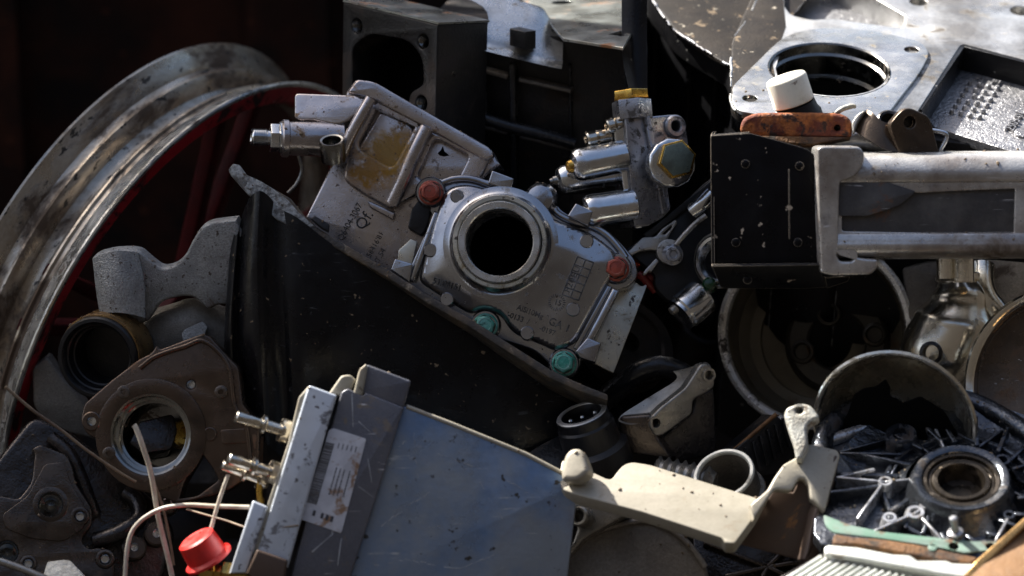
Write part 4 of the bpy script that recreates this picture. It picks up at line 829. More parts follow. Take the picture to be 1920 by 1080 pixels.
# ------------------------------------------------------------------ beige bracket and what lies round it
bb = Plane(1240, 930, 260, -2, 42)
def c7(x, y, *r): return (x / 2.454 + 960, y / 2.454 + 640, *r)
def c8(x, y, *r): return (x / 3 + 1420, y / 3 + 720, *r)
t = thing("beige_bracket", "beige painted steel bracket with an upright white stub, bottom centre", "bracket", P(1300, 1040, 260))
obj("arm", ext(bb, [c7(222, 590, 8), c7(232, 540, 8), c7(345, 590, 10), c7(455, 640, 12), c7(485, 598, 14), c7(515, 565, 10), c7(555, 554, 12), c7(640, 568, 10), c7(900, 650), c7(1140, 724, 6), c7(1180, 690), c7(1120, 800), c7(1025, 930, 6), c7(982, 926, 4), c7(968, 905, 6), c7(800, 850), c7(600, 785), c7(300, 706, 10), c7(232, 682, 10), c7(218, 640, 10)], -30, 0, bev=2.5, res=3), M['beige'], t)
obj("hook", ext(Plane(1080, 870, 266, -20, 18), [c7(222, 600, 6), c7(240, 520, 10), c7(270, 490, 10), c7(310, 490, 12), c7(330, 520, 10), c7(356, 600, 10), c7(300, 640, 10), c7(226, 640, 8)], -40, 0, bev=10, res=3), M['beige'], t)
up_ = Plane(1510, 900, 270, 10, 26)
obj("cheek", ext(up_, [c8(-40, 680), c8(60, 592, 4), c8(100, 520, 4), c8(150, 450, 4), c8(230, 405, 8), c8(268, 342, 6), c8(300, 336, 6), c8(448, 368, 6), c8(468, 395, 6), c8(380, 720, 4), c8(300, 640, 6), c8(290, 560, 10), c8(262, 530, 10), c8(235, 530, 10), c8(195, 600, 8), c8(100, 590, 6), c8(-20, 760)], -18, 0, bev=4), M['beige'], t)
obj("channel_wall", ext(Plane(1480, 1000, 250, -10, 0), [c8(-110, 900), c8(90, 600, 4), c8(200, 610), c8(240, 530, 8), c8(285, 550, 8), c8(290, 640), c8(390, 700), c8(330, 1010, 6), c8(270, 1000)], -10, 0, bev=3), M['brown_inside'], t)
obj("end_wall", ext(Plane(1545, 950, 272, 40, 5), [c8(440, 400, 4), c8(468, 395, 4), c8(440, 560), c8(370, 780), c8(350, 860, 4), c8(270, 990, 4), c8(330, 720)], -22, 0, bev=4), M['brown_inside'], t)
obj("stub", ext(Plane(1500, 800, 262, -8, 20), [c8(218, 420), c8(200, 330, 8), c8(165, 230, 10), c8(148, 170, 10), c8(165, 130, 10), c8(240, 104, 10), c8(300, 116, 10), c8(352, 184, 6), c8(290, 220, 12), c8(276, 250, 10), c8(285, 340, 6), c8(250, 420)], -36, 0, holes=[('c', 1499, 769, 6)], bev=6, res=3), M['pale_chunk'], t)
# housing beneath
hp2 = Plane(1200, 1040, 110, -4, 8)
t = thing("round_housing", "brown grey round housing in shadow beneath the beige bracket", "housing", P(1200, 1120, 100))
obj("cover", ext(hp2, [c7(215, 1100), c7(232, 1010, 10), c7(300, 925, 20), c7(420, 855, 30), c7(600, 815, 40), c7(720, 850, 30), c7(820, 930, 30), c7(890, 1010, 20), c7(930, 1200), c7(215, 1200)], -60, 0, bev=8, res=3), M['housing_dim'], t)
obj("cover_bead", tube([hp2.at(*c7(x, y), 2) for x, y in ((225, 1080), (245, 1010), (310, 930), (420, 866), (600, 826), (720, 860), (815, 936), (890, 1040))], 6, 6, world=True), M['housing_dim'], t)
obj("side_post", ext(Plane(1085, 960, 120, -16, 6), [c7(262, 800, 8), c7(290, 730, 8), c7(420, 740), c7(520, 800), c7(400, 870), c7(330, 910), c7(270, 980), c7(232, 1040), c7(300, 860, 6)], -50, 0, bev=6), M['alu_dull'], t)
a, b = (1086, 966, 140), (1082, 972, 168)
obj("bolt_sleeve", lathe(Plane(1085, 968, 150, -25, 10), 1085, 968, [(19, -40), (19, 0), (16, 3), (11, 2), (10, -14), (0.2, -14)], 30), M['alu_dull'], t)
gr = Plane(1400, 1050, 90, 0, 20)
t2 = thing("dark_grating", "dark cast web with radiating ribs in the shadow below the bracket", "casting", P(1400, 1110, 90))
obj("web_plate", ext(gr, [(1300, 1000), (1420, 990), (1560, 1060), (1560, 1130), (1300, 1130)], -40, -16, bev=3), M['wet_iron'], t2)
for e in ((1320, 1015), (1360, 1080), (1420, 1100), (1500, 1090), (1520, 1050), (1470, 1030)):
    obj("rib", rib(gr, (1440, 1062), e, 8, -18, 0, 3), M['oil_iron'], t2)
# short pipe with bright rim, ribbed hose
t = thing("pipe_stub", "short open steel pipe with a bright sunlit rim", "pipe", P(1380, 920, 60))
pp = Plane(1357, 889, 120, -22, 40)
obj("pipe", lathe(pp, *pp.uv(1357, 889), [(46, -150), (58, -148), (58, -3)], 60, True), M['alu_dull'], t)
obj("rim", lathe(pp, *pp.uv(1357, 889), [(58, -4), (58, 0), (56, 3), (51, 3), (49, 0), (49, -6)], 60, True), M['fin'], t)
obj("inside", lathe(pp, *pp.uv(1357, 889), [(49, -5), (48.5, -60), (48, -130), (0.2, -132)], 60, True), M['housing_dim'], t)
obj("pipe_bead", lathe(pp, *pp.uv(1357, 889), [(58, -50), (64, -54), (66, -62), (64, -70), (58, -74)], 60, True), M['alu_dull'], t)
single("ribbed_hose", join(*[lathe(AxPlane(P(1225, 885, 40), P(1330, 905, 70)), 0, 0, [(0.2, 0)] + [q for k in range(7) for q in ((26, 4 + 16 * k), (33, 9 + 16 * k), (26, 14 + 16 * k))] + [(20, 120), (0.2, 120)], 40, True)]), M['alu_dull'], "ribbed hose end beside the open pipe behind the beige bracket", "hose", P(1280, 910, 50))

# alloy bracket with black connector
ap = Plane(1240, 760, 40, 22, -4)
t = thing("alloy_bracket", "dull aluminium bracket with two bolt holes in the dark gap", "bracket", P(1250, 860, 20))
obj("top_web", patch([[(1262, 696, -60), (1290, 690, -60), (1322, 678, -60)], [(1268, 712, -30), (1300, 706, -30), (1332, 690, -30)], [(1225, 740, -10), (1262, 735, -10), (1300, 722, -10)], [(1168, 776, 10), (1190, 780, 12), (1222, 772, 10)], [(1160, 790, 30), (1180, 796, 34), (1218, 792, 30)]], 6, 14), M['alu_dull'], t)
obj("side_wall", ext(ap, [c7(640, 350, 6), c7(690, 300), c7(800, 215, 8), c7(870, 105, 10), c7(905, 100, 8), c7(932, 140, 8), c7(934, 210, 10), c7(900, 235, 8), c7(830, 270, 12), c7(835, 330, 12), c7(700, 430, 8), c7(660, 440, 8), c7(636, 390, 6)], -26, 0, holes=[('c', 1329, 703, 9), ('c', 1229, 793, 9)], bev=4), M['alu_dull'], t)
obj("front_block", ext(Plane(1195, 815, 30, -14, -6), [c7(488, 370, 8), c7(500, 345, 6), c7(640, 335, 8), c7(668, 440, 8), c7(730, 540), c7(560, 520), c7(500, 450)], -60, 0, bev=6), M['oil_iron'], t)
obj("rear_leg", ext(Plane(1300, 800, -14, 18, -4), [c7(850, 240), c7(930, 220), c7(945, 520), c7(760, 560), c7(690, 450), c7(830, 330)], -30, 0, bev=5), M['wet_iron'], t)
for (x, y) in ((1329, 703), (1229, 793)):
    obj("bolt_hole", lathe(ap, *ap.uv(x, y), [(14, -1), (13, 3), (9, 3), (8, -20), (0.2, -20)], 28, True), M['alu_dull'], t)
kp = Plane(1092, 780, 60, -41, 62)
t = thing("round_connector", "black round plug connector with metal pins in the dark gap", "connector", P(1095, 840, 30))
obj("shell", lathe(kp, *kp.uv(1091, 778), [(66, -110), (66, -70), (56, -62), (54, -20), (50, -16), (50, 0), (48, 3), (40, 3), (38, 0), (37, -22), (0.2, -22)], 60, True), M['rubber'], t)
obj("collar", lathe(kp, *kp.uv(1091, 778), [(39, 2), (40, 4), (47, 4), (49, 2)], 60, True), M['thr_grey'], t)
for (x, y) in ((1069, 786), (1091, 779), (1115, 770)):
    u_ = kp.uv(x, y); obj("pin", lathe(kp, *u_, [(5, -22), (5, -3), (3, 0), (0.2, 0)], 16, True), M['zinc'], t)
t = thing("mount_arm", "thin dark metal arm holding the black round connector", "arm", P(1090, 850, 10))
obj("arm_plate", ext(Plane(1080, 840, 10, 0, 35), [(985, 852, 6), (1010, 835, 10), (1050, 815, 10), (1170, 815, 8), (1180, 838, 6), (1110, 868, 6), (1060, 890), (990, 880)], -20, 0, bev=3), M['black_iron'], t)
obj("bright_edge", rib(Plane(1130, 850, 24, 0, 30), (1095, 860), (1178, 836), 5, 0, 7, 2, 16), M['alu_dull'], t)

# black hose sunk in the gap under the cover
single("black_hose", tube([(1120, 760, -140), (1165, 722, -110), (1205, 694, -95), (1250, 688, -95), (1290, 712, -105), (1310, 760, -130)], 22, 8, 8), M['black_gloss'],
       "black rubber hose curving through the dark gap above the alloy bracket", "hose", P(1210, 720, -100))
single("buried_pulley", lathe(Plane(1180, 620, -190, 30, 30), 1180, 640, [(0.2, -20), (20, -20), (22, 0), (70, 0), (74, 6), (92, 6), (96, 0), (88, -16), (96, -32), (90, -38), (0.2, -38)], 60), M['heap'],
       "dark grooved pulley buried behind the zinc plate", "pulley", P(1190, 700, -200))

# rusty edged finned block
t = thing("finned_block", "dark finned block with a rusty top edge behind the pipe", "block", P(1420, 860, 0))
fq = Plane(1430, 830, -10, 20, 0)
obj("core", ext(fq, [(1375, 846), (1455, 778, 2), (1480, 800), (1500, 880), (1380, 900)], -60, 0, bev=2), M['black_iron'], t)
obj("fins", join(*[rib(fq, (1385 + 14 * k, 850 - 11 * k), (1398 + 14 * k, 905 - 11 * k), 5, 0, 8, 1.5) for k in range(7)]), M['black_iron'], t)
obj("rusty_edge", tube([(1372, 848, -4), (1410, 815, -4), (1456, 776, -4)], 4, 1), M['rust_brown'], t)

# ------------------------------------------------------------------ throttle mechanism (between cover and black box)
t = thing("throttle_mechanism", "grey and black throttle mechanism with a slotted lever and screw", "mechanism", P(1270, 620, -40))
def c9(x, y, *r): return (x / 3.373 + 1140, y / 3.373 + 340, *r)
tp_ = Plane(1260, 480, -50, 6, 8)
obj("back_plate", ext(tp_, [c9(110, 430), c9(240, 345, 3), c9(600, 20), c9(760, -100), c9(780, 600), c9(520, 660, 20), c9(400, 780, 20), c9(290, 660, 10), c9(300, 590, 12)], -30, 0, holes=[], bev=3), M['thr_dark'], t)
obj("edge_bar", rib(tp_, c9(240, 350), c9(680, 0), 14, 0, 12, 3), M['thr_dark'], t)
obj("slot_lever", ext(tp_, [c9(120, 450, 3), c9(220, 352, 4), c9(300, 350, 6), c9(340, 300, 6), c9(430, 240, 10), c9(440, 262, 6), c9(400, 320, 8), c9(370, 380, 6), c9(320, 440, 4), c9(280, 430, 8), c9(200, 440, 8), c9(150, 470, 3)], 0, 16, holes=[[c9(345, 332, 4), c9(405, 275, 4), c9(402, 296, 4), c9(360, 336, 4)]], bev=3), M['thr_grey'], t)
obj("white_catch", ext(tp_, [c9(222, 580, 2), c9(235, 560, 2), c9(305, 485, 3), c9(322, 505, 2), c9(275, 570, 2), c9(262, 562, 2), c9(240, 590, 2)], 0, 24, bev=2), M['thr_grey'], t)
obj("link_rod", tube([c9(430, 400) + (-25,), c9(490, 330) + (-22,), c9(560, 260) + (-22,), c9(620, 215) + (-22,)], 5), M['thr_grey'], t)
obj("side_tube", tube([c9(540, 190) + (-40,), c9(600, 140) + (-30,), c9(660, 80) + (-30,)], 16), M['zinc'], t)
sx = Plane(*c9(412, 462), -22, 4, 4)
obj("screw", lathe(sx, *sx.uv(*c9(412, 462)), [(20, -20), (20, -6), (14, -4), (14, 5), (12, 7), (8, 7), (6, 2), (0.2, 2)], 32, True), M['valve_alu'], t)
obj("screw_boss", lathe(sx, *sx.uv(*c9(390, 440)), [(24, -24), (23, -9), (18, -7), (0.2, -7)], 32, True), M['thr_grey'], t)
dr = Plane(*c9(690, 500), -20, -35, 0)
obj("cable_drum", lathe(dr, *dr.uv(*c9(690, 500)), [(52, -60), (52, -14), (48, -10), (48, 0), (46, 2), (40, 2), (38, -8), (36, -30), (0.2, -30)], 60, True), M['zinc'], t)
obj("drum_band", lathe(dr, *dr.uv(*c9(690, 500)), [(49, -9), (53, -8), (53, -2), (49, 0)], 60, True), M['alu_dull'], t)
obj("green_lens", lathe(Plane(*c9(640, 650), 10, -10, 10), *c9(640, 650), [(14, -20), (13, 0), (9, 4), (0.2, 5)], 28), M['green_glass'], t)
a, b = c9(640, 850) + (-50,), c9(440, 790) + (-20,)
obj("motor_can", tube([c9(560, 690) + (-40,), c9(520, 760) + (-34,), c9(470, 830) + (-40,)], 30, 4) if False else cyl(c9(600, 720) + (-60,), c9(440, 860) + (-40,), [(0.2, 0), (34, 0), (36, 5), (36, 50), (33, 54), (33, 60), (0.2, 60)], 48), M['zinc'], t)
obj("can_cap", cyl(c9(430, 800) + (-22,), c9(398, 830) + (-18,), [(8, 0), (9, 2), (9, 12), (6, 14)], 20), M['alu_dull'], t)
obj("pulley_arm", ext(Plane(1235, 540, -64, 0, 0), [c9(300, 640, 6), c9(330, 560, 8), c9(380, 540, 8), c9(520, 640, 10), c9(430, 770, 10), c9(380, 720, 6)], -16, 0, holes=[('c',) + c9(380, 690) + (9,)], bev=3), M['thr_dark'], t)
single("orange_sleeve", tube([c9(170, 530) + (-70,), c9(215, 495) + (-62,), c9(250, 475) + (-60,), c9(290, 470) + (-66,)], 7), M['orange_cable'], "short orange sleeve caught behind the right red bolt", "sleeve", P(*c9(215, 500), -66))
single("red_spacer", join(tube([c9(190, 580) + (-62,), c9(225, 610) + (-62,), c9(262, 650) + (-64,), c9(300, 690) + (-70,)], 8), tube([c9(230, 620) + (-70,), c9(300, 600) + (-72,), c9(330, 560) + (-76,)], 12)), M['dark_red'], "dark red plastic strip under the throttle lever", "strip", P(*c9(270, 680), -66))

# ------------------------------------------------------------------ black steel box, alloy bar, rusty bracket, white cap
kx = Plane(1430, 400, 130, -3, -5)
def cA(x, y, *r): return (x / 2.512 + 1320, y / 2.512 + 130, *r)
t = thing("steel_box", "black chipped steel box bracket on the end of the bar", "box", P(1440, 540, 120))
obj("front_plate", ext(kx, [cA(30, 312, 3), cA(215, 300, 4), cA(330, 330), cA(480, 372, 14), cA(528, 405, 14), cA(540, 925, 3), cA(35, 930, 3)], -8, 0, bev=2), M['box_black'], t)
obj("bottom_lip", ext(Plane(1440, 520, 124, -3, -48), [cA(36, 928), cA(541, 922), cA(578, 1028, 4), cA(470, 1036), cA(80, 1034, 6)], -7, 0, bev=2), M['box_black'], t)
obj("top_lip", ext(Plane(1400, 255, 122, -3, 68), [cA(30, 312), cA(212, 298, 3), cA(216, 292, 3), cA(34, 304)], -6, 0, bev=1.5), M['box_black'], t)
obj("left_side", ext(Plane(1333, 380, 126, -88, -5), [(1332, 254), (1333.2, 254), (1335, 500), (1333.6, 500)], -6, 0, bev=1), M['box_black'], t) if False else None
obj("side_wall", patch([[(1332, 256, 128), (1334, 250, 60), (1337, 246, 10)], [(1333, 380, 128), (1335, 376, 60), (1338, 372, 10)], [(1334, 500, 128), (1336, 498, 60), (1339, 494, 10)]], 3, 6, RX), M['box_black'], t)
obj("bend_line", rib(kx, cA(400, 470), cA(402, 800), 3, 0, 1.6, 0.6), M['box_black'], t)
for (x, y) in ((195, 445), (450, 455), (150, 815), (442, 815), (205, 990)):
    obj("rivet", lathe(kx, *kx.uv(*cA(x, y)), [(9, -1), (8, 3), (4, 5), (0.2, 5)], 24, True), M['box_black'], t)
obj("lip_return", ext(Plane(1570, 520, 60, 20, -20), [cA(570, 980), cA(690, 975, 3), cA(680, 1000, 3), cA(580, 1034, 3)], -8, 0, bev=2), M['box_black'], t)

t = thing("alloy_bar", "thick silver metal bar with clamped end running off to the right", "bar", P(1700, 485, 110))
prof = [(284, -40), (286, -10), (289, 10), (296, 26), (310, 36), (326, 40), (338, 37), (343, 32), (346, 20), (390, 19), (432, 20), (438, 32), (446, 36), (454, 38), (462, 39), (474, 33), (482, 16), (485, -6), (485, -40), (470, -62), (400, -66), (300, -62), (284, -40)]
def bar_patch():
    V, F = [], []; xs = [1554, 1604, 1700, 1850, 2150]; n = len(prof)
    for x in xs:
        for y, d, _ in crom([(q[0], q[1], 0) for q in prof], 4):
            V.append(P(x, y - (x - 1600) * 0.004, d + 128))
    m = len(V) // len(xs)
    for i in range(len(xs) - 1):
        for j in range(m - 1): F.append((i * m + j, i * m + j + 1, (i + 1) * m + j + 1, (i + 1) * m + j))
    F.append(tuple(range(m - 1))); F.append(tuple((len(xs) - 1) * m + j for j in range(m - 1)))
    return V, F
obj("bar_body", bar_patch(), M['bar'], t)
kb = Plane(1700, 400, 149, 0, 0)
obj("face_web", ext(Plane(1750, 390, 160, 0, 0), [(1562, 339), (2140, 337), (2140, 441), (1562, 443)], -11, 0, holes=[[cA(650, 560, 4), cA(770, 545, 6), cA(860, 560, 6), cA(1010, 582, 6), cA(1200, 572), cA(1465, 562, 4), cA(1460, 770, 4), cA(1310, 776, 4), cA(1000, 768, 8), cA(650, 762, 6)]], bev=2.5), M['bar'], t)
obj("reflection_recess", ext(Plane(1750, 390, 150.5, 0, 0), [(1570, 341), (2130, 339), (2130, 439), (1570, 441)], -2, 0, bev=.4), M['bar_dark'], t)  # sunken dark floor added to carry the bar's dark reflection
obj("clamp", ext(Plane(1575, 395, 172, 4, -4), [cA(533, 372, 8), cA(560, 362, 8), cA(735, 364, 16), cA(757, 395, 10), cA(755, 440, 10), cA(720, 500, 10), cA(680, 520, 8), cA(640, 530, 10), cA(632, 860, 10), cA(740, 890, 10), cA(820, 895, 4), cA(822, 930, 10), cA(790, 968, 10), cA(600, 972, 12), cA(552, 960, 8), cA(540, 700)], -70, 0, holes=[[cA(625, 870, 4), cA(645, 862, 5), cA(705, 864, 6), cA(712, 880, 5), cA(700, 905, 6), cA(640, 905, 6)]], bev=5, res=3), M['bar'], t)
obj("clamp_step", ext(Plane(1650, 380, 161.2, 0, 0), [cA(636, 430, 4), cA(660, 410, 6), cA(755, 440, 10), cA(830, 520, 6), cA(1000, 575, 6), cA(920, 640, 8), cA(770, 690, 4), cA(636, 690, 3)], -2, 0.8, bev=0.3), M['bar_dark'], t)
obj("rear_knuckle", tube([(1555, 272, 70), (1600, 262, 72), (1640, 266, 70), (1672, 272, 60)], 16, 5), M['bar'], t)

rb = Plane(1490, 240, 100, -4, -4)
t = thing("rusty_bracket", "orange rusty steel strap lying on top of the black box", "bracket", P(1490, 262, 50))
obj("strap", ext(rb, [cA(170, 270, 10), cA(185, 232, 14), cA(240, 208, 12), cA(440, 204, 10), cA(640, 208, 14), cA(690, 232, 10), cA(700, 275, 4), cA(694, 320, 4), cA(500, 324), cA(230, 318, 6), cA(172, 300, 6)], -46, 0, holes=[('c',) + cA(628, 276) + (6,)], bev=7, res=3), M['rust'], t)
obj("rusty_foot", ext(Plane(1470, 265, 108, 0, 20), [cA(230, 312), cA(690, 318), cA(520, 352, 4), cA(400, 348)], -20, 0, bev=2), M['rust_brown'], t)

t = thing("white_cap", "off white plastic cap on a dark stub before the round bore", "cap", P(1490, 210, 30))
a, b = (1490, 206, 20), (1478, 130, 36); Ln = length(a, b)
obj("cap_shell", cyl((1489, 194, 54), (1472, 142, 66), [(37, 0), (39, 2), (39, 48), (38, 51), (36, 53), (20, 54), (0.2, 54)], 48), M['white_plastic'], t)
obj("stub", cyl((1506, 240, 40), (1489, 192, 56), [(44, 0), (44, 26), (40, 34), (38, 50), (0.2, 50)], 44), M['rubber'], t)

# brown lobed flange and silver loop
t = thing("lobed_flange", "dark brown two-lobed flange pressed behind the silver bar", "flange", P(1690, 290, 50))
def cB(x, y, *r): return (x / 8 + 1560, y / 8 + 180, *r)
obj("lobe_plate", ext(Plane(1710, 240, 125, 12, -4), [cB(870, 420, 6), cB(950, 320, 8), cB(1030, 230, 10), cB(1110, 180, 10), cB(1200, 185, 10), cB(1300, 230, 12), cB(1450, 300, 10), cB(1500, 420, 6), cB(1610, 860, 2), cB(1000, 860), cB(900, 560)], -22, 0, holes=[('c', *cB(1170, 390), 11)], bev=3), M['brown_steel'], t)
obj("lobe_back", ext(Plane(1710, 240, 100, 12, -4), [cB(900, 450), cB(1050, 260), cB(1200, 230), cB(1400, 320), cB(1500, 500), cB(1500, 860), cB(950, 860)], -14, 0, bev=3), M['wet_iron'], t)
obj("curved_web", patch([[cB(530, 200) + (90,), cB(620, 260) + (106,), cB(740, 370) + (112,), cB(880, 420) + (108,)], [cB(430, 300) + (96,), cB(560, 420) + (114,), cB(760, 560) + (122,), cB(960, 640) + (116,)], [cB(340, 520) + (100,), cB(520, 640) + (122,), cB(800, 800) + (130,), cB(1100, 860) + (124,)]], 5, 16), M['brown_steel'], t)
obj("bright_lip", ext(Plane(1612, 225, 112, -8, 20), [cB(285, 400, 6), cB(370, 270, 8), cB(470, 215, 4), cB(530, 205, 4), cB(450, 290, 8), cB(380, 400, 8), cB(340, 520, 6), cB(310, 560, 4)], -14, 0, bev=3), M['alu_dull'], t)
obj("back_ring", lathe(Plane(1668, 225, 78, 0, 35), 1668, 225, [(24, -20), (24, 0), (20, 2), (16, 0), (15, -16), (0.2, -16)], 36), M['wet_iron'], t)
obj("tip", ext(Plane(1585, 205, 100, -6, 30), [cB(30, 240, 6), cB(100, 160, 6), cB(290, 95, 6), cB(380, 130, 4), cB(300, 150, 4), cB(180, 180, 6), cB(60, 260, 4)], -12, 0, bev=3), M['pale_chunk'], t)
single("wire_loop", tube([(1745, 244, 100), (1768, 248, 102), (1775, 254, 102), (1772, 266, 102), (1765, 278, 102), (1762, 288, 102), (1764, 300, 100)], 4), M['zinc'], "thin bent metal loop under the casing's pocket", "wire", P(1762, 290, 40))

# ------------------------------------------------------------------ drum, torn bowl, tarnished casting, brown disc
dp = Plane(1529, 622, -170, -10, 6)
t = thing("brake_drum", "open round steel drum with a chipped rim under the black box", "drum", P(1540, 770, -80))
u = dp.uv(1529, 622)
obj("rim", lathe(dp, *u, [(187, -18), (190, -4), (188, 2), (182, 4), (174, 0), (170, -10)], 110, True), M['drum_rim'], t)
obj("shell", lathe(dp, *u, [(170, -9), (168, -30), (160, -110), (140, -130), (120, -134), (118, -150), (60, -150), (58, -190), (0.2, -190)], 110, True), M['drum_in'], t)
obj("outer_wall", lathe(dp, *u, [(187, -17), (182, -40), (176, -130), (150, -150)], 110, True), M['drum_rim'], t)
hb = obj("hub", lathe(dp, *dp.uv(1570, 640, -120), [(104, -134), (100, -118), (92, -112), (60, -112), (56, -116), (52, -150)], 72, True), M['hub_dark'], t)
for (x, y) in ((1505, 660), (1640, 628), (1555, 590)):
    obj("stud_hole", lathe(dp, *dp.uv(x, y, -112), [(24, -113), (22, -100), (17, -98), (15, -104), (14, -125), (0.2, -125)], 30, True), M['hub_dark'], hb)

op = Plane(1678, 795, 150, -16, -24)
t = thing("torn_bowl", "thin metal bowl with a torn lining before the drum", "bowl", P(1690, 840, 10))
u = op.uv(1678, 797)
obj("rim", lathe(op, *u, [(140, -24), (150, -4), (152, 2), (148, 5), (143, 3), (138, -6)], 100, True), M['turbo'], t)
obj("lining", lathe(op, *u, [(138, -5), (130, -30), (118, -60), (100, -75), (60, -80), (0.2, -80)], 100, True), M['bowl_inside'], t)
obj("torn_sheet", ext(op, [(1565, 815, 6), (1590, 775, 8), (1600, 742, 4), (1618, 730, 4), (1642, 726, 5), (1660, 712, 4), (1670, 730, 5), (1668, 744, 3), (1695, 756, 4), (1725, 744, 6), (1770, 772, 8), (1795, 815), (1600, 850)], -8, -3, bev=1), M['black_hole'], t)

t = thing("tarnished_casting", "shiny tarnished silver pipe casting right of the drum", "casting", P(1790, 700, -80))
obj("body", tube([P(1800, 486, -110), P(1798, 520, -108), P(1800, 560, -106), P(1790, 610, -108), P(1770, 660, -110), P(1750, 720, -120)], 60, 8, 8, world=True, rads=[.5, .62, .95, 1.35, 1.4, 1.2]), M['turbo'], t)
obj("neck_flange", cyl((1798, 512, -109), (1799, 545, -107), [(30, 0), (41, 0), (45, 3), (45, 13), (41, 16), (30, 16)], 48, cap=False), M['turbo'], t)
obj("neck_bolt", cyl((1772, 484, -40), (1773, 528, -42), [(17, 0), (17, 38), (14, 42), (0.2, 42)], 24), M['turbo'], t)
obj("neck_bolt", cyl((1806, 480, -36), (1806, 530, -36), [(21, 0), (21, 48), (18, 50), (0.2, 50)], 24), M['turbo'], t)
obj("elbow", tube([P(1840, 500, -120), P(1842, 540, -100), P(1860, 580, -100), P(1900, 620, -110)], 30, 8, 8, world=True, rads=[.9, .85, 1.0, 1.3]), M['turbo'], t)
obj("back_plate", ext(Plane(1740, 560, -140, -10, 20), [(1690, 500, 10), (1740, 488), (1930, 480), (1930, 540), (1870, 600), (1720, 640, 10), (1700, 580)], -30, 0, bev=6), M['housing_dim'], t)
obj("dark_port", lathe(Plane(1745, 662, -30, -20, 0), 1745, 662, [(24, -30), (22, 0), (16, 2), (14, -16), (0.2, -16)], 32), M['wet_iron'], t)

xp = Plane(1965, 705, 110, -34, 10)
t = thing("brown_disc", "brown stained round disc cut off by the right edge", "disc", P(1960, 850, -20))
u = xp.uv(1966, 712)
obj("disc_rim", lathe(xp, *u, [(170, -40), (174, -10), (172, 0), (166, 4), (158, 0), (154, -6)], 100, True), M['turbo'], t)
obj("disc_face", lathe(xp, *u, [(155, -5), (150, -9), (144, -6), (138, -10), (120, -18), (60, -30), (0.2, -34)], 100, True), M['brown_steel'], t)

# ------------------------------------------------------------------ clutch housing
qp2 = Plane(1803, 900, 320, -4, 50)
t = thing("clutch_housing", "wet dark ribbed clutch housing with a round bearing at lower right", "clutch housing", P(1800, 1010, 60))
obj("base", ext(qp2, [(1525, 1000), (1528, 930), (1540, 850, 20), (1570, 800, 20), (1640, 765, 30), (1720, 750, 30), (1830, 770, 30), (1960, 850, 20), (2050, 900), (2050, 1080), (1540, 1020)], -90, -62, bev=4), M['clutch'], t)
obj("outer_wall", tube([qp2.at(x, y, -54) for x, y in ((1530, 900), (1548, 815), (1600, 768), (1680, 745), (1760, 742), (1840, 762), (1930, 815), (2020, 880))], 20, 6, world=True), M['clutch'], t)
obj("inner_wall", tube([qp2.at(x, y, -58) for x, y in ((1545, 830), (1620, 805), (1670, 785), (1725, 780))], 12, 6, world=True), M['rib_bright'], t)
u = qp2.uv(1803, 895, -18)
obj("dish", lathe(qp2, *u, [(100, -34), (112, -46), (135, -58), (175, -61), (205, -56), (232, -44)], 90, True, a0=.15, a1=3.05), M['clutch'], t)
obj("bearing_seat", lathe(qp2, *u, [(112, -64), (100, -52), (90, -28), (87, -20), (84, -17), (76, -17), (71, -20), (69, -25)], 80, True), M['clutch'], t)
br = obj("bearing", lathe(qp2, *u, [(70, -26), (68, -23), (62, -23), (60, -30), (54, -33), (52, -26), (50, -24), (43, -24), (41, -29), (39, -60), (0.2, -61)], 80, True), M['bearing'], t)
obj("bearing_ring", lathe(qp2, *u, [(59, -30), (59, -28), (55, -28), (55, -30)], 64, True), M['bearing'], br)
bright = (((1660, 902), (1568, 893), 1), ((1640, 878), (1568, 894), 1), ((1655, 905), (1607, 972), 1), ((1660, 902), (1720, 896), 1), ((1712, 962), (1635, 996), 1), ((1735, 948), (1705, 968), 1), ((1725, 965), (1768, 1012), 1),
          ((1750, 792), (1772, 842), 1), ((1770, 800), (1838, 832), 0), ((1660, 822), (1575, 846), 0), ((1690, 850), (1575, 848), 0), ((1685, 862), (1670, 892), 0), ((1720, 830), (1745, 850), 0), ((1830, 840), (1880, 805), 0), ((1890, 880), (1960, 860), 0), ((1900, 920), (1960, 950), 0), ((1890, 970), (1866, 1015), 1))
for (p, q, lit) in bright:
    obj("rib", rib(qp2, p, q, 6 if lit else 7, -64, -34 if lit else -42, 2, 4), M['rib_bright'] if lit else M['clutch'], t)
rnd = random.Random(17)
for k in range(20):                                   # the web of low ribs between the main ones
    a = 6.283 * k / 20 + rnd.uniform(-.06, .06); r0 = rnd.uniform(100, 125)
    r1 = 145 if math.sin(a) < -.3 else 185 if math.sin(a) > .5 else 235
    c_ = Vector(u); A_ = c_ + Vector((math.cos(a), math.sin(a))) * r0; B_ = c_ + Vector((math.cos(a + .12), math.sin(a + .12))) * r1
    n_ = Vector((-(B_ - A_).y, (B_ - A_).x)).normalized() * 4
    obj("rib", ext(qp2, [tuple(A_ + n_), tuple(A_ - n_), tuple(B_ - n_ * .8), tuple(B_ + n_ * .8)], -63, rnd.uniform(-44, -32), bev=2, uv=True), M['clutch'], t)
for r_, h_ in ((138, -46),):
    obj("ring_rib", lathe(qp2, *u, [(r_ + 7, -63), (r_ + 4, h_ - 2), (r_ + 2, h_), (r_ - 2, h_), (r_ - 4, h_ - 2), (r_ - 7, -63)], 72, True), M['clutch'], t)
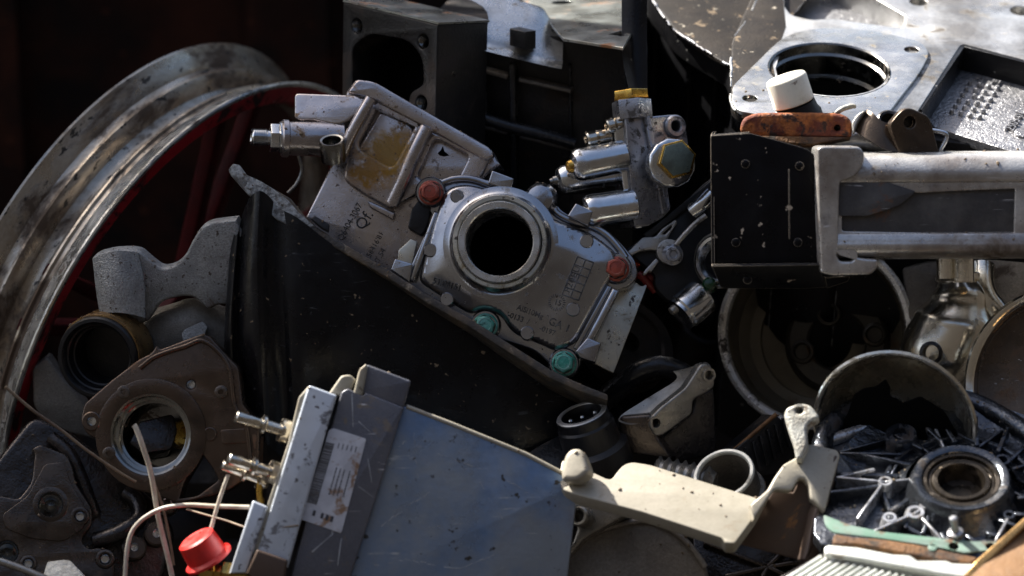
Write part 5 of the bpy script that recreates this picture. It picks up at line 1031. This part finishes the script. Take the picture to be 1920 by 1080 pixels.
for (x, y, r) in ((1690, 814, 30), (1660, 902, 14), (1716, 960, 18), (1880, 862, 16), (1790, 1000, 12), (1892, 965, 12), (1668, 970, 14), (1735, 946, 12)):
    u_ = qp2.uv(x, y, -34)
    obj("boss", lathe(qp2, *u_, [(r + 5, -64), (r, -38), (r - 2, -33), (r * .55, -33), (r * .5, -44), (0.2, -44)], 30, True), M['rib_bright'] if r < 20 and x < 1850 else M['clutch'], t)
obj("stud", cyl((1792, 1003, 375), (1788, 975, 395), [(14, 0), (14, 8), (7, 10), (7, 40), (4, 42)], 16), M['rib_bright'], t)
single("torn_gasket", ext(Plane(1700, 1000, 370, -4, 46), [c8(372, 735, 4), c8(400, 745, 6), c8(520, 792, 8), c8(700, 830, 6), c8(880, 850, 8), c8(1200, 885, 6), c8(1380, 885, 6), c8(1340, 925, 8), c8(1160, 950, 8), c8(1120, 938, 6), c8(950, 905, 6), c8(680, 865, 8), c8(420, 835, 10), c8(380, 790, 6)], -4, 0, holes=[('c',) + c8(985, 918)[:2] + (8,), ('c',) + c8(1105, 912)[:2] + (9,), ('c',) + c8(1310, 912)[:2] + (8,)], bev=0.8), M['gasket'],
       "torn pale green gasket strip in front of the clutch housing", "gasket", P(1700, 1015, 370))
single("rust_strip", ext(Plane(1700, 1025, 390, -4, 44), [c8(430, 840, 6), c8(560, 860, 8), c8(700, 868, 10), c8(900, 898, 10), c8(1130, 950, 8), c8(1250, 975, 8), c8(1210, 1010, 6), c8(1000, 985, 10), c8(800, 945, 10), c8(560, 900, 10), c8(420, 900, 6)], -22, 0, bev=4), M['rust_brown'],
       "flaking brown rusty strip between gasket and radiator", "strip", P(1700, 1040, 390))
# radiator
rp2 = Plane(1680, 1060, 430, -4, 46)
t = thing("radiator", "pale aluminium radiator corner with close fins at bottom right", "radiator", P(1650, 1110, 190))
obj("end_bar", ext(rp2, [c8(375, 915, 5), c8(400, 902, 5), c8(560, 915), c8(760, 955), c8(860, 960, 4), c8(900, 990), c8(1060, 990), c8(1100, 1005), c8(1240, 1010, 5), c8(1180, 1090), c8(1000, 1060), c8(620, 990), c8(380, 955, 5)], -30, 0, bev=4), M['fin'], t)
obj("core_back", ext(rp2, [c8(360, 950), c8(1180, 1090), c8(1100, 1300), c8(100, 1100)], -60, -34, bev=2), M['wet_iron'], t)
obj("fins", join(*[rib(rp2, (1540 + 13 * k, 1041 + 3.1 * k), (1465 + 13 * k, 1090 + 3.1 * k), 6, -40, -10, 2) for k in range(22)]), M['fin'], t)
single("tan_board", ext(Plane(1880, 1050, 460, -6, 40), [(1815, 1085), (1850, 1052, 3), (1925, 985), (1990, 985), (1990, 1120), (1815, 1120)], -26, 0, bev=2), M['tan'], "tan fibre board corner at the bottom right edge", "board", P(1890, 1090, 450))
single("board_edge", ext(Plane(1860, 1040, 455, -6, 30), [(1805, 1080), (1830, 1050, 4), (1920, 970), (1990, 950), (1990, 975), (1925, 985), (1850, 1056), (1822, 1090)], -20, 0, bev=3), M['tan_ring'], "narrow tan metal edge lying along the fibre board", "strip", P(1860, 1050, 450))

# ------------------------------------------------------------------ loose wires and chips, bottom left
def wire(label, pts, r, m='tie'): single("wire", tube(pts, r), M[m], label, "wire", P(*pts[-1]))
wire("upright pale plastic tie bent in front of the flange bore", [(251, 797, 190), (256, 805, 190), (267, 835, 188), (283, 887, 182), (297, 970, 176), (313, 1037, 172), (325, 1090, 168)], 5)
wire("arched pale plastic tie curving down left of the red cap", [(468, 951, 230), (400, 949, 215), (350, 947, 205), (300, 955, 198), (258, 982, 192), (240, 1020, 188), (234, 1090, 184)], 4.2)
wire("long thin brown wire slanting down from the wheel rim", [(10, 725, 150), (60, 768, 140), (113, 805, 128), (160, 842, 120), (215, 880, 110), (255, 904, 100)], 3, 'wire')
wire("short pale tie rising from the red cap to the lower nipple", [(428, 890, 246), (412, 935, 240), (396, 990, 236)], 3.6)
wire("thin dusty wire running behind the upright plastic tie", [(283, 890, 150), (305, 950, 146), (318, 1010, 140), (326, 1060, 136)], 2.6, 'wire')
wire("fine dark wire lying across the control box corner", [(350, 955, 210), (420, 975, 250), (480, 992, 290), (560, 985, 296)], 1.8, 'wire')
single("pale_chunk", ext(Plane(125, 1065, 110, -10, 30), [(78, 1085), (88, 1052, 4), (120, 1048, 4), (132, 1050, 4), (165, 1085)], -40, 0, bev=4), M['pale_chunk'], "pale broken chunk of casting at the bottom left edge", "chunk", P(125, 1090, 110))
single("grey_rod", tube([(-20, 1046, 130), (40, 1066, 134), (100, 1092, 140)], 7), M['alu_dull'], "grey rod lying in the bottom left corner", "rod", P(40, 1080, 130))
single("bent_strip", tube([(560, 292, -250), (566, 320, -248), (556, 345, -246), (540, 362, -244)], 4), M['steel_ring'], "thin curved metal strip seen inside the wheel beside the silver housing", "strip", P(550, 350, -246))

# ------------------------------------------------------------------ grit and small flakes lying on whatever faces up
def grit():
    bpy.context.view_layer.update(); dg = bpy.context.evaluated_depsgraph_get(); rnd = random.Random(21); gs = []
    n = 0
    while n < 900 and len(gs) < 420:
        n += 1
        px, py, d = rnd.uniform(0, 1920), rnd.uniform(100, 1080), rnd.uniform(-100, 380)
        o = P(px, py, d) + Vector((0, 0, rnd.uniform(0, .25)))
        hit, loc, nor, idx, ob, mt = SC.ray_cast(dg, o, Vector((0, 0, -1)), distance=.6)
        if not hit or nor.z < .45 or ob.name.startswith(("ground", "scrap_heap", "wire")): continue
        r = rnd.choice((1.2, 1.6, 2.2, 3.2)) * K * rnd.uniform(.6, 1.3); m = rnd.randint(4, 6)
        ex = nor.orthogonal().normalized(); ex = Matrix.Rotation(rnd.uniform(0, 6.3), 3, nor) @ ex; ey = nor.cross(ex)
        c = loc + nor * r * .15; V = []
        for zz, sc in ((-.3, 1), (.5, .6)):
            for k in range(m):
                a = 6.283 * k / m; q = r * sc * rnd.uniform(.6, 1.2)
                V.append(c + ex * (q * math.cos(a) * 1.4) + ey * (q * math.sin(a)) + nor * (zz * r))
        F = [(k, (k + 1) % m, m + (k + 1) % m, m + k) for k in range(m)] + [tuple(range(m - 1, -1, -1)), tuple(range(m, 2 * m))]
        gs.append((V, F))
    o = obj("grit", join(*gs), M['grit'], None, P(960, 1000, 0), sharp=10); o['kind'] = 'stuff'
    o['label'] = "loose grit and flakes of dirt scattered over the parts"; o['category'] = "grit"
grit()
